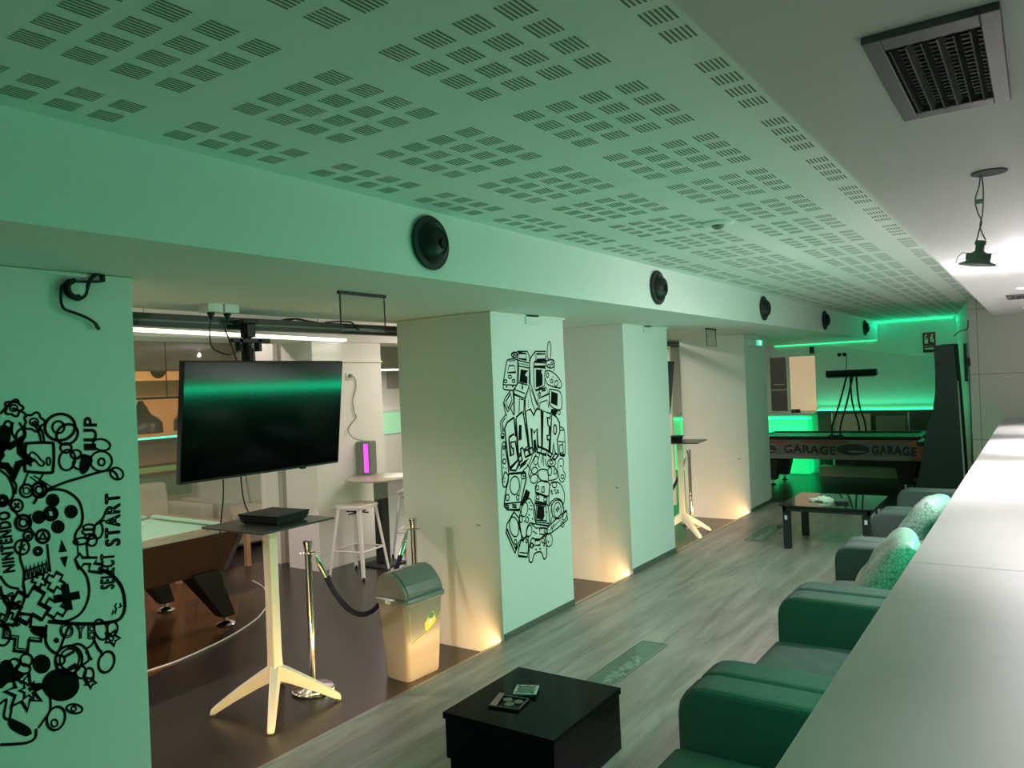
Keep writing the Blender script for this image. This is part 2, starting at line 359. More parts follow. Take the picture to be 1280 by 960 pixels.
# back hall pillars and wall pieces
struct('pillar', MB().lohi((-6.55, 5.28, -0.2), (-6.07, 6.26, 2.30)), PAINT, 'white pillar in the back hall behind the bar stool')
struct('pillar', MB().lohi((-7.05, 5.34, -0.2), (-6.76, 6.1, 2.61)), PAINT, 'second white pillar in the back hall beside the first')
struct('trim_3', MB().lohi((-6.76, 5.40, -0.2), (-6.70, 5.8, 2.61)).lohi((-6.665, 5.42, -0.2), (-6.60, 5.8, 2.61)), mat('brown slat', (0.24, 0.20, 0.15), 0.6), 'brown vertical slats between the two hall pillars')
struct('beam_hall', MB().lohi((-6.56, -1.5, 2.24), (-6.055, 14.4, 2.61)), CEIL, 'downstand beam over the hall pillars')
struct('trim_4', MB().lohi((-6.58, 5.27, 2.025), (-6.05, 6.27, 2.040)), CREAM, 'joint line on the hall pillar')
struct('beam_back', MB().lohi((-12.5, -1.5, 2.02), (-11.9, 14.4, 2.61)), ORANGE, 'warm-lit beam at the back of the hall')
struct('beam_mid', MB().lohi((-10.3, -1.5, 2.11), (-9.7, 14.4, 2.61)), mat('shaded brown soffit', (0.40, 0.35, 0.28), 0.7), 'downstand beam across the back hall, brown in shade')  # the brown stands for shade on the beam

struct('wall_hall_back', MB().lohi((-11.3, 8.6, -0.2), (-11.1, 14.4, 2.61)), PAINT, 'white wall far back in the hall')
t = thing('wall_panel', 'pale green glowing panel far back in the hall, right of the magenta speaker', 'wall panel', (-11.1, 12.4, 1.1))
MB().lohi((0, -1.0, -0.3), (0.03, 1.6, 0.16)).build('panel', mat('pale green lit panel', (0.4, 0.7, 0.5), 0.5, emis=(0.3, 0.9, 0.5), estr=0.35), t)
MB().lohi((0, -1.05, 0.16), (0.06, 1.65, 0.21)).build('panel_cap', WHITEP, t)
t = thing('wall_board', 'grey board high on the far white wall of the hall', 'board', (-11.1, 12.1, 1.98))
MB().lohi((0, -0.5, -0.25), (0.04, 0.35, 0.22)).build('board_face', mat('grey board', (0.30, 0.28, 0.26), 0.6), t); MB().lohi((0, -0.52, 0.22), (0.05, 0.37, 0.26)).build('board_rail', WHITEP, t)

# header rail and glass screens between the pillars
XG = -4.06
for nm, a, b, lb in (('a', 1.60, 4.60, 'dark metal header rail over the glass between near and mural pillars'), ('b', 5.0, 6.3, 'dark metal header rail between the mural pillar and the plain pillar'), ('c', 7.0, 9.9, 'dark metal header rail between plain and farthest pillars')):
    t = thing('header_rail', lb, 'rail', (XG, (a + b) / 2, 2.125), group='header rails of the glass screens')
    L = (b - a) / 2
    MB().lohi((-0.035, -L, 0.0), (0.035, L, 0.024)).build('lower_track', BRONZE, t)
    MB().lohi((-0.030, -L, 0.024), (0.034, L, 0.036)).build('track_body', mat('olive rail body', (0.22, 0.20, 0.15), 0.4), t)
    MB().lohi((-0.035, -L, 0.036), (0.038, L, 0.070)).build('upper_track', BRONZE, t)
    g = thing('glass_screen', lb.replace('dark metal header rail over the glass', 'hazy clear hanging screen').replace('dark metal header rail', 'hazy clear hanging screen'), 'glass screen', (XG, (a + b) / 2, 0.91), group='glass screens between the pillars')
    np_ = max(1, round((b - a) / 1.3)); st = (b - a) / np_
    for k in range(np_):
        MB().lohi((-0.005, -L + k * st + 0.004, 0.0), (0.005, -L + (k + 1) * st - 0.004, 1.2145)).build('pane', GLASS, g)
    if nm == 'c':
        MB().lohi((0.05, L - 0.51, -0.85), (0.10, L - 0.46, 1.2145)).build('edge_profile', CREAM, g)

# ------------------------------------------------------------------ counter
ct = thing('bar_counter', 'long white bar counter with a glossy pale top in the foreground', 'counter', (0.1, 5.0, 0.0))
MB().lohi((-0.43, -6.4, 0.0), (0.45, 5.9, 1.008)).build('counter_body', PAINT, ct)
CTOP = mat('pale counter top', (0.68, 0.665, 0.65), 0.42, var=0.06, scale=9, bump=0.05, bscale=30)
ys = onz(1230, 710, 1.05).y
MB().lohi((-0.495, -6.4, 1.01), (0.75, ys - 5.0 - 0.0015, 1.05)).build('counter_top', CTOP, ct, bevel=0.003)
MB().lohi((-0.495, ys - 5.0 + 0.0015, 1.01), (0.75, 5.98, 1.05)).build('counter_top', CTOP, ct, bevel=0.003)
MB().lohi((-0.502, -6.3, 0.990), (-0.492, 5.9, 1.006)).build('led_strip', LEDG, ct)['label'] = 'glowing green light strip'

# ------------------------------------------------------------------ beam loudspeakers
spL = ['nearest round black loudspeaker on the beam above the mural pillar', 'second round black loudspeaker along the beam, above the plain pillar', 'third round black loudspeaker along the beam, above the farthest pillar', 'fourth round black loudspeaker along the beam', 'smallest and farthest round black loudspeaker on the beam by the green wall']
sp0 = thing('wall_speaker', spL[0], 'loudspeaker', (XB, 2.684, 2.375), group='round loudspeakers on the beam')
MB().lathe([(0.113, 0.0), (0.122, 0.006), (0.124, 0.014), (0.120, 0.020), (0.098, 0.024)], axis='X', n=40).build('rim', BLACKM, sp0, smooth=True)
MB().lathe([(0.098, 0.020), (0.094, 0.030), (0.080, 0.044), (0.066, 0.058), (0.060, 0.062), (0.056, 0.056), (0.050, 0.060), (0.030, 0.066), (0.0, 0.068)], axis='X', n=40).build('cone', BLACK, sp0, smooth=True)
MB().cyl((0.064, 0.020, -0.005), (0.071, 0.022, -0.005), 0.026, n=24).build('tweeter', mat('black void', (0.002, 0.002, 0.002), 0.8), sp0)
for lb, y in zip(spL[1:], (5.205, 7.803, 10.45, 13.217)):
    c = copy_tree(sp0); c.location = (XB, y, 2.373); c['label'] = lb
sb = MB().lathe([(0.128, 0.0), (0.128, 0.018), (0.09, 0.03), (0.06, 0.06), (0.0, 0.068)], axis='X', n=32).build('wall_speaker', BLACKM, smooth=True)
sb.location = (-11.9, 7.10, 2.185); tag(sb, 'round black loudspeaker on the warm-lit beam at the back of the hall', 'loudspeaker')

# ------------------------------------------------------------------ right soffit: vent, hanging lamp, lamps
v = [onz(*p, ZR) for p in ((1070, 47), (1250, 2), (1264, 117), (1133, 144))]
x0 = (v[0].x + v[3].x) / 2; x1 = (v[1].x + v[2].x) / 2; y0 = (v[0].y + v[1].y) / 2; y1 = (v[2].y + v[3].y) / 2
def vent(name, label, cx, cy, sx, sy):
    t = thing(name, label, 'air vent', (cx, cy, ZR), group='ceiling air vents over the counter')
    hx, hy, fr = sx / 2, sy / 2, 0.03
    m = MB()
    m.lohi((-hx, -hy, -0.014), (-hx + fr, hy, 0)); m.lohi((hx - fr, -hy, -0.014), (hx, hy, 0))
    m.lohi((-hx + fr, -hy, -0.014), (hx - fr, -hy + 0.055, 0)); m.lohi((-hx + fr, hy - 0.045, -0.014), (hx - fr, hy, 0))
    m.build('frame', GREYP, t, bevel=0.002)
    MB().lohi((-hx + fr, -hy + 0.055, -0.002), (hx - fr, hy - 0.045, -0.001)).build('backing', mat('duct dark', (0.006, 0.007, 0.006), 0.8), t)
    n = 6
    for k in range(n):
        xx = -hx + fr + (k + 0.5) * (sx - 2 * fr) / n
        MB().box((xx, 0.005, -0.009), (0.003, sy - 0.10, 0.018), rot=Matrix.Rotation(R(28), 3, 'Y')).build('blade', GREYP if k in (1, 3) else mat('shaded blade', (0.022, 0.022, 0.022), 0.5), t)  # same metal: two blades keep the lit grey, shade colours the others
    m = MB(); k = -hy + 0.07
    while k < hy - 0.06:
        m.lohi((-hx + fr, k, -0.005), (hx - fr, k + 0.004, -0.002)); k += 0.022
    m.build('rear_louvres', mat('shaded blade', (0.022, 0.022, 0.022), 0.5), t)
    return t
vent('air_vent', 'large grey louvred air vent in the ceiling at upper right', (x0 + x1) / 2, (y0 + y1) / 2, x1 - x0, y1 - y0)
vent('air_vent', 'small distant air vent in the ceiling beyond the bright lamp', -0.12, 8.03, 0.2, 0.42)

hl = thing('hanging_downlight', 'dead downlight dangling on two wires from a hole in the ceiling', 'lamp', (-0.107, 2.746, ZR))
ring = [(0.048 * math.cos(a), 0.048 * math.sin(a), -0.0035) for a in [2 * math.pi * q / 32 for q in range(32)]]
MB().prism(ring, (0, 0, 0.003)).build('ceiling_hole', mat('hole dark', (0.05, 0.06, 0.05), 0.8), hl)
def hp(px, py): p = ony(px, py, 2.746); return (p.x + 0.107, 0.0, p.z - ZR)
for pts in (((1225, 219), (1224, 232), (1219, 250), (1222, 265), (1227, 277), (1224, 288), (1221, 300)), ((1227, 219), (1229, 235), (1229, 252), (1228, 268), (1225, 282), (1228, 292), (1232, 300))):
    MB().tube(catmull([hp(*p) for p in pts], 6), 0.0022, 6).build('wire', mat('grey wire', (0.18, 0.2, 0.19), 0.5), hl, smooth=True)
a = Vector(hp(1224, 252)); MB().box(a, (0.024, 0.012, 0.014)).build('terminal_block', mat('grey plastic', (0.3, 0.32, 0.3), 0.5), hl, bevel=0.002)
b = Vector(hp(1226, 301)); c = Vector(hp(1228, 333)); ax = (c - b).normalized()
tilt = Vector((0, 0, -1)).rotation_difference(Vector((-0.16, 0, -1)).normalized()).to_matrix()
def hang(prof, n=28):
    m = MB().lathe(prof, n=n); m.v = [tilt @ p + b for p in m.v]; return m
GREYL = mat('grey lamp housing', (0.17, 0.21, 0.19), 0.5)
hang([(0.0, 0.0), (0.015, 0.0), (0.015, -0.012), (0.012, -0.014), (0.012, -0.030), (0.016, -0.034), (0.028, -0.040), (0.030, -0.058), (0.036, -0.064), (0.051, -0.070), (0.051, -0.074), (0.0, -0.074)]).build('housing', GREYL, hl, smooth=True)
for sgn in (-1, 1):
    m = MB().box((sgn * 0.027, 0, -0.048), (0.013, 0.01, 0.022)); m.v = [tilt @ p + b for p in m.v]; m.build('bracket', GREYL, hl, bevel=0.002)
    m = MB().tube([(sgn * 0.030, 0, -0.040), (sgn * 0.044, 0, -0.036), (sgn * 0.056, 0, -0.052), (sgn * 0.058, 0, -0.070)], 0.0012, 6); m.v = [tilt @ p + b for p in m.v]; m.build('spring_clip', STEEL, hl)
for i, (yy, lb) in enumerate(((5.30, 'bright lit downlight in the ceiling beside the dangling lamp'), (7.05, 'second lit downlight behind the bright one over the counter'), (9.6, 'farthest downlight over the counter end'))):
    dz = -0.03 if i == 0 else 0.0
    t = thing('downlight', lb or 'lit downlight over the near end of the counter', 'lamp', (-0.09, yy, ZR), group='recessed downlights over the counter')
    MB().lathe([(0.055, 0.0), (0.055, -0.006), (0.045, -0.012), (0.040, -0.004), (0.040, 0.0)]).build('bezel', WHITEP, t, smooth=True)
    if i == 0: MB().lathe([(0.0, -0.045), (0.014, -0.042), (0.022, -0.030), (0.022, -0.012), (0.0, -0.011)]).build('bulb', LAMPW, t, smooth=True)
    MB().lathe([(0.0, -0.020), (0.024, -0.018), (0.036, -0.010), (0.038, -0.002), (0.0, -0.001)]).build('lens', LAMPW, t, smooth=True)

sd = thing('smoke_detector', 'small round smoke detector on the perforated ceiling', 'smoke detector', (-1.372, 3.97, ZC))
MB().lathe([(0.0, 0.0), (0.082, 0.0), (0.082, -0.008), (0.070, -0.016), (0.0, -0.016)]).build('base', WHITEP, sd, smooth=True)
MB().lathe([(0.036, -0.014), (0.030, -0.026), (0.016, -0.036), (0.0, -0.037)]).build('sensor_head', GREYL, sd, smooth=True)

# ------------------------------------------------------------------ television on its ceiling mount
tv = thing('television', 'large black flat television hanging over the near high table', 'television', (-3.62, 2.85, 2.20))
tl = Matrix.Rotation(math.atan2(0.08, 0.645), 3, 'Y')
W2, H2 = 0.5485, 0.3235
def tvp(m, name, mt, **k):
    m.v = [tl @ p + Vector((-0.04, 0, 1.587 - 2.20)) for p in m.v]; return m.build(name, mt, tv, **k)
tvp(MB().lohi((-0.040, -W2, -H2), (-0.002, W2, H2)), 'casing', BLACKM, bevel=0.004)
tvp(MB().lohi((-0.0019, -W2 + 0.006, -H2 + 0.014), (0.0006, W2 - 0.006, H2 - 0.006)), 'screen', SCREEN)
tvp(MB().lohi((-0.020, 0.25, -H2 - 0.008), (-0.004, 0.29, -H2 + 0.002)), 'sensor', BLACK)
tvp(MB().lohi((-0.062, -0.22, -0.16), (-0.040, 0.22, 0.20)), 'wall_bracket', BLACK)
PX, PY = -0.33, 0.085     # pole stands behind the set, clamped to the header rail
MB().cyl((PX, PY, -0.04), (PX, PY, -0.62), 0.026, n=20).build('mount_pole', BLACK, tv)
MB().cyl((PX, PY, -0.20), (PX, PY, -0.29), 0.036, n=20).build('pole_collar', BLACK, tv)
MB().lohi((PX - 0.05, PY - 0.055, -0.05), (PX + 0.05, PY + 0.05, -0.022)).lohi((PX - 0.035, PY - 0.02, -0.13), (PX + 0.035, PY + 0.04, -0.05)).build('rail_clamp', BLACK, tv, bevel=0.003)
MB().lohi((PX - 0.015, PY - 0.12, -0.165), (PX + 0.03, PY + 0.15, -0.14)).lohi((PX - 0.015, PY - 0.075, -0.215), (PX + 0.03, PY - 0.05, -0.14)).lohi((PX - 0.015, PY + 0.06, -0.215), (PX + 0.03, PY + 0.085, -0.14)).build('cross_bracket', BLACK, tv, bevel=0.003)
MB().lohi((PX, PY - 0.03, -0.60), (-0.10, PY + 0.03, -0.54)).build('mount_arm', BLACK, tv)
tv2 = copy_tree(tv); tv2.location = (-3.62, 8.19, 2.20); tv2['label'] = 'second television, mostly hidden behind the plain pillar'
for i, (y, lb) in enumerate(((2.485, 'left white surface socket on the beam soffit above the television'), (2.585, 'right white surface socket on the beam soffit above the television'))):
    t = thing('power_socket', lb, 'socket', (-3.64, y, ZS), group='sockets on the soffit')
    MB().lohi((-0.045, -0.045, -0.045), (0.045, 0.045, 0)).build('socket_box', WHITEP, t, bevel=0.003)
    MB().cyl((0, 0, -0.045), (0, 0, -0.060), 0.020, 0.018).cyl((0, 0, -0.060), (0, 0, -0.085), 0.014, 0.006).build('plug', BLACK, t)
def cable(label, pts, r=0.004, name='cable', m=None, cat='cable', group=None):
    return tag(MB().tube(catmull(pts, 8), r, 7).build(name, m or BLACK, smooth=True), label, cat, group)
def sx(px, py, X=-3.64): return onx(px, py, X)
cable('black cable looping from the left soffit socket to the television mount', [(-3.64, 2.485, 2.13), sx(262, 412), sx(264, 432), sx(274, 440), sx(290, 443), sx(303, 433, -3.9), sx(304, 420, -3.9), sx(309, 410, -3.93)], 0.0035)
cable('black cable from the right soffit socket down to the television', [(-3.64, 2.585, 2.13), sx(280, 408), sx(288, 428), sx(296, 452, -3.70)], 0.004)
cable('left black cable from the television down past the high table to the floor', [sx(279, 600, -3.72), sx(279, 622, -3.80), sx(276, 654, -4.00), sx(273, 690, -4.02), sx(277, 715, -4.02), sx(281, 740, -4.01)], 0.004)
cable('right black cable from the television to the console', [sx(301, 596, -3.70), sx(303, 615, -3.72), sx(306, 630, -3.74), onz(312, 643, 0.985)], 0.004)

# acrylic sign holders hanging from the soffit
for lb, X, ya, yb, zb in (('thin black-framed clear acrylic sign hanging beside the television', -2.83, 2.65, 2.965, 2.02), ('small black-framed clear acrylic sign hanging before the farthest pillar', -2.83, 7.70, 7.98, 2.03)):
    t = thing('hanging_sign', lb, 'sign', (X, (ya + yb) / 2, ZS), group='clear hanging sign holders')
    h = (yb - ya) / 2; z = zb - ZS
    MB().lohi((-0.008, -h - 0.008, -0.016), (0.008, h + 0.008, 0)).build('top_rail', BLACK, t)
    MB().lohi((-0.003, -h, z), (0.003, -h + 0.006, -0.016)).build('side_rod', BLACK, t)
    MB().lohi((-0.003, h - 0.004, z), (0.003, h, -0.016)).build('side_rod', BLACK, t)
    MB().lohi((-0.0015, -h, z), (0.0015, h, -0.016)).build('pane', GLASST, t)
    MB().lohi((-0.002, -h, z - 0.003), (0.002, h, z + 0.001)).build('bottom_edge', GREYP, t)

# cable coil resting on the rail
m = MB()
for k in range(4):
    m.tube(catmull([(-4.05, 3.28 + 0.02 * k, 2.198), (-4.04, 3.33 + 0.02 * k, 2.208), (-4.03, 3.40, 2.211 - 0.001 * k), (-4.05, 3.48 - 0.02 * k, 2.205), (-4.06, 3.58, 2.199)], 6), 0.004, 6)
tag(m.build('cable_coil', BLACK, smooth=True), 'coil of black cable resting on the rail right of the television mount', 'cable')
cable('black cable lying along the rail behind the hanging sign', [(-4.06, 3.66, 2.199), (-4.05, 3.72, 2.206), (-4.04, 3.80, 2.21), (-4.03, 3.88, 2.205), (-4.008, 3.90, 2.165), (-4.008, 3.93, 2.15)], 0.006)

# cable bundle on the near pillar
cb = thing('cable_bundle', 'black cable coiled round a wall socket on the near mural pillar', 'cable', (XP, 1.50, 2.16))
def cp(px, py, o=0.02): p = onx(px, py, XP + o); return p - Vector((XP, 1.50, 2.16))
c0 = cp(97, 361)
MB().lathe([(0.0, 0.026), (0.030, 0.024), (0.036, 0.016), (0.038, 0.0), (0.0, 0.0)], axis='X', c=(0, c0.y, c0.z)).build('socket', WHITEP, cb, smooth=True)
MB().tube(catmull([cp(*p) for p in ((93, 351), (84, 352), (82, 362), (87, 370), (97, 374), (106, 369), (109, 360), (113, 350), (120, 343))], 6), 0.0075, 7).tube(catmull([cp(*p, 0.03) for p in ((94, 350), (86, 355), (86, 364), (92, 371), (100, 371))], 6), 0.010, 7).tube(catmull([cp(*p, 0.026) for p in ((90, 351), (100, 352), (112, 352), (122, 352), (130, 351))], 6), 0.005, 7).build('coiled_cable', BLACK, cb, smooth=True)
MB().tube(catmull([cp(*p) for p in ((86, 352), (78, 357), (76, 367), (77, 380), (82, 387), (96, 392), (110, 398), (119, 404))], 6), 0.0055, 7).build('cable_tail', BLACK, cb, smooth=True)
MB().tube([cp(119, 404), cp(122, 409), cp(124, 412)], [0.007, 0.008, 0.007], 8).build('connector', mat('dark green connector', (0.02, 0.05, 0.03), 0.4), cb, smooth=True)
MB().box(cp(122, 341), (0.02, 0.018, 0.018)).box(cp(128, 348), (0.02, 0.014, 0.03)).build('plug', BLACK, cb, bevel=0.003)

for a_, b_, lb in ((4.583, 4.764, 'small white cover plate at the head of the gamer mural pillar'), (6.566, 6.75, 'small white cover plate at the head of the plain pillar')):
    t = thing('cover_plate', lb, 'cover plate', (XP, (a_ + b_) / 2, 2.185), group='cover plates on the pillar heads')
    MB().lohi((0, -0.085, -0.04), (0.012, 0.085, 0.028)).build('plate', WHITEP, t, bevel=0.002)
ex = thing('exit_light', 'small white emergency light glowing green on the farthest pillar', 'exit light', (XP, 9.93, 2.115))
MB().lohi((0, -0.26, -0.04), (0.045, 0.20, 0.045)).build('case', WHITEP, ex, bevel=0.006)
MB().lohi((0.045, -0.05, -0.035), (0.060, 0.16, 0.035)).build('diffuser', mat('green exit diffuser', (0.2, 0.8, 0.5), 0.4, emis=(0.05, 0.9, 0.45), estr=0.5), ex)
MB().lohi((0.060, 0.02, -0.02), (0.064, 0.08, 0.03)).build('lit_panel', mat('bright exit panel', (0.4, 1, 0.7), 0.4, emis=(0.25, 1.0, 0.6), estr=2.5), ex)

# ------------------------------------------------------------------ high tables with consoles
def build_high_table(label, x, y, rz):
    t = thing('high_table', label, 'high table', (x, y, ZD), rz, 'square high tables')
    hs = 0.262
    MB().lohi((-hs, -hs, 1.068), (hs, hs, 1.080)).build('table_top', GREYTOP, t, bevel=0.003)
    MB().lohi((-0.12, -0.12, 1.058), (0.12, 0.12, 1.068)).build('mounting_plate', BLACKM, t)
    MB().loft([[(sx_ * r + 0.0, sy_ * r, z) for sx_, sy_ in ((-1, -1), (1, -1), (1, 1), (-1, 1))] for r, z in ((0.032, 1.06), (0.030, 0.7), (0.031, 0.30), (0.036, 0.20))]).build('column', CREAM, t, bevel=0.008, seg=3)
    for k in range(4):
        d = Vector((math.cos(R(45 + 90 * k)), math.sin(R(45 + 90 * k)), 0)); s = Vector((-d.y, d.x, 0))
        secs = []
        for r, zt, zb, wd in ((0.010, 0.26, 0.165, 0.030), (0.09, 0.215, 0.135, 0.029), (0.22, 0.135, 0.075, 0.026), (0.33, 0.058, 0.016, 0.022), (0.358, 0.036, 0.008, 0.020), (0.365, 0.020, 0.006, 0.018)):
            p = d * r
            secs.append([p - s * wd + Vector((0, 0, zb)), p + s * wd + Vector((0, 0, zb)), p + s * wd * 0.8 + Vector((0, 0, zt)), p - s * wd * 0.8 + Vector((0, 0, zt))])
        lg = MB().loft(secs).build('leg', CREAM, t, bevel=0.005, seg=2)
        f = MB().cyl(d * 0.348, d * 0.348 + Vector((0, 0, 0.008)), 0.014, n=14).build('foot_pad', GREYP, lg)
    return t
def build_console(label, loc, rz):
    t = thing('game_console', label, 'game console', loc, rz, 'black game consoles')
    hx, hy = 0.150, 0.135
    for nm, z0, z1, g in (('lower_slab', 0.006, 0.021, 0.010), ('middle_slab', 0.023, 0.037, 0.004), ('upper_slab', 0.039, 0.055, 0.0)):
        e = 0.012
        poly = [(-hx + g, -hy + g + e, z0), (hx - g, -hy + g + e, z0), (hx - g, hy - g - e, z0), (-hx + g, hy - g - e, z0)]
        top = [(-hx + g - 0.004, -hy + g, z1), (hx - g + 0.004, -hy + g, z1), (hx - g + 0.004, hy - g, z1), (-hx + g - 0.004, hy - g, z1)]
        MB().loft([poly, top]).build(nm, BLACKM, t, bevel=0.0015)
    for a in (-1, 1):
        for b in (-1, 1): MB().cyl((a * 0.12, b * 0.10, 0), (a * 0.12, b * 0.10, 0.006), 0.012, n=12).build('rubber_foot', BLACK, t)
    MB().lohi((-hx + 0.012, -hy + 0.012, 0.021), (hx - 0.012, hy - 0.012, 0.0395)).build('core', BLACK, t)
    return t
build_high_table('square high table with cream cross-foot base under the television', -3.715, 2.86, R(1.5))
build_console('black layered game console on the high table under the television', (-3.70, 2.885, 0.9805), R(6))
build_high_table('far high table with cream base before the farthest pillar', -3.46, 8.40, R(9))
build_console('black game console on the far high table', (-3.58, 8.40, 0.9805), R(20))

# ------------------------------------------------------------------ stanchions and ropes
def stanchion(label, x, y):
    t = thing('stanchion', label, 'barrier post', (x, y, ZD), 0, 'chrome barrier posts')
    MB().lathe([(0.125, 0.0), (0.130, 0.006), (0.130, 0.014), (0.122, 0.018), (0.120, 0.026), (0.055, 0.040), (0.028, 0.044), (0.0, 0.045)], n=40).build('base', CHROME, t, smooth=True)
    MB().lathe([(0.026, 0.040), (0.027, 0.055), (0.0205, 0.06), (0.0205, 0.845), (0.0, 0.845)], n=24).build('pole', CHROME, t, smooth=True)
    MB().lathe([(0.0205, 0.835), (0.024, 0.838), (0.024, 0.852), (0.021, 0.855), (0.022, 0.87), (0.028, 0.905), (0.029, 0.914), (0.024, 0.920), (0.0, 0.921)], n=28).build('crown', CHROME, t, smooth=True)
    for k in range(4):
        a = R(45 + 90 * k); c = Vector((math.cos(a) * 0.034, math.sin(a) * 0.034, 0.843)); d = Vector((-math.sin(a), math.cos(a), 0))
        MB().tube([c + (Vector((math.cos(a), math.sin(a), 0)) * math.cos(q) + d * math.sin(q)) * 0.012 for q in [2 * math.pi * j / 14 for j in range(14)]], 0.003, 6, closed=True).build('hook_ring', CHROME, t, smooth=True)
    return t
S1 = (-3.72, 3.14); S2 = (-3.62, 3.985)
stanchion('chrome barrier post standing beside the high table under the television', *S1)
stanchion('chrome barrier post standing behind the grey waste bin', *S2)
stanchion('distant chrome barrier post behind the far high table', -3.60, 9.02)
def rope(label, a, b, sag):
    a = Vector(a); b = Vector(b)
    t = thing('barrier_rope', label, 'barrier rope', a, 0, 'navy barrier ropes')
    pts = [a + (b - a) * k / 22 - Vector((0, 0, sag * (1 - (2 * k / 22 - 1) ** 2))) - a for k in range(23)]
    MB().tube(pts[2:-2], 0.017, 10).build('velvet_rope', NAVY, t, smooth=True)
    for q in (pts[0:3], pts[-1:-4:-1]):
        e = MB().tube(q, [0.006, 0.018, 0.018][:len(q)], 10).build('end_hook', CHROME, t, smooth=True)
rope('navy velvet rope sagging from the near barrier post towards the post behind the bin', (S1[0] + 0.03, S1[1] + 0.03, 0.733), (S2[0] - 0.03, S2[1] - 0.03, 0.733), 0.47)
rope('navy velvet rope hanging from the far barrier post', (-3.63, 8.99, 0.733), (-3.80, 7.4, 0.733), 0.5)

# ------------------------------------------------------------------ waste bin
bc = Vector((-3.372, 3.655, ZD)); brz = R(-3)
bn = thing('waste_bin', 'grey plastic swing-lid waste bin standing before the mural pillar', 'waste bin', bc, brz)
def rr(hx, hy, z, r=0.03, n=5, ox=0):
    out = []
    for cx, cy, a0 in ((hx - r, hy - r, 0), (-hx + r, hy - r, 90), (-hx + r, -hy + r, 180), (hx - r, -hy + r, 270)):
        for k in range(n + 1):
            a = R(a0 + 90 * k / n); out.append((cx + r * math.cos(a) + ox, cy + r * math.sin(a), z))
    return out
MB().loft([rr(0.100, 0.140, 0.0, 0.03), rr(0.106, 0.146, 0.02, 0.03), rr(0.128, 0.170, 0.475, 0.03), rr(0.128, 0.170, 0.49, 0.03)]).build('bucket', BIN, bn, smooth=True)
MB().loft([rr(0.140, 0.183, 0.478, 0.035), rr(0.146, 0.189, 0.487, 0.035), rr(0.146, 0.189, 0.505, 0.035), rr(0.137, 0.180, 0.517, 0.035)]).build('rim', BINLID, bn, smooth=True)
# lid hood: an arched profile across x, flat cheeks at both y ends
prof = [(0.132, 0.512), (0.128, 0.545), (0.105, 0.590), (0.068, 0.634), (0.030, 0.662), (-0.010, 0.674), (-0.060, 0.668), (-0.098, 0.646), (-0.122, 0.600), (-0.132, 0.545), (-0.134, 0.512)]
MB().prism([(x, -0.172, z) for x, z in prof], (0, 0.344, 0)).build('lid_hood', BINLID, bn, bevel=0.012, seg=3, smooth=False)
fl = [(0.131, 0.527), (0.1305, 0.545), (0.108, 0.591), (0.071, 0.636), (0.032, 0.665), (-0.008, 0.677)]
mbf = MB()
secs = []
for x, z in fl: secs.append([(x + 0.004, -0.145, z + 0.003), (x + 0.004, 0.145, z + 0.003), (x - 0.004, 0.145, z - 0.004), (x - 0.004, -0.145, z - 0.004)])
MB().loft(secs).build('swing_flap', BINLID, bn, bevel=0.003)
MB().lohi((-0.02, -0.199, 0.488), (0.02, -0.187, 0.512)).lohi((-0.02, 0.187, 0.488), (0.02, 0.199, 0.512)).build('lid_clip', WHITEP, bn, bevel=0.003)
# printed badge: swoosh line, yellow body, green cap (drawn on the tapering face towards the corridor)
def bf(y, z, o=0.0015): return Vector((0.106 + (z - 0.02) * (0.022 / 0.455) + o, y, z))
sw = [bf(-0.122, 0.235), bf(-0.112, 0.232), bf(-0.09, 0.247), bf(-0.03, 0.262), bf(0.03, 0.286), bf(0.09, 0.325), bf(0.145, 0.368)]
MB().tube(catmull(sw, 6), 0.0028, 6).tube(catmull([bf(-0.118, 0.25), bf(-0.127, 0.30), bf(-0.134, 0.38), bf(-0.136, 0.44)], 6), 0.0014, 5).build('printed_swoosh', YELLOW, bn)
def blob(pts, o=0.002): return MB().add([bf(y, z, o) for y, z in pts], [tuple(range(len(pts)))])
bl = [(0.005, 0.285), (0.0, 0.31), (-0.004, 0.335), (0.008, 0.345), (0.02, 0.36), (0.03, 0.385), (0.055, 0.397), (0.08, 0.392), (0.092, 0.365), (0.098, 0.34), (0.095, 0.325), (0.06, 0.302), (0.03, 0.288)]
blob(bl).build('printed_badge', YELLOW, bn)
blob([(0.03, 0.365), (0.035, 0.385), (0.055, 0.393), (0.076, 0.388), (0.084, 0.368), (0.07, 0.355), (0.045, 0.355)], 0.003).build('printed_badge', GREENP, bn)
blob([(0.03, 0.33), (0.035, 0.345), (0.055, 0.35), (0.07, 0.343), (0.06, 0.325), (0.045, 0.315)], 0.003).build('printed_badge', WHITEP, bn)

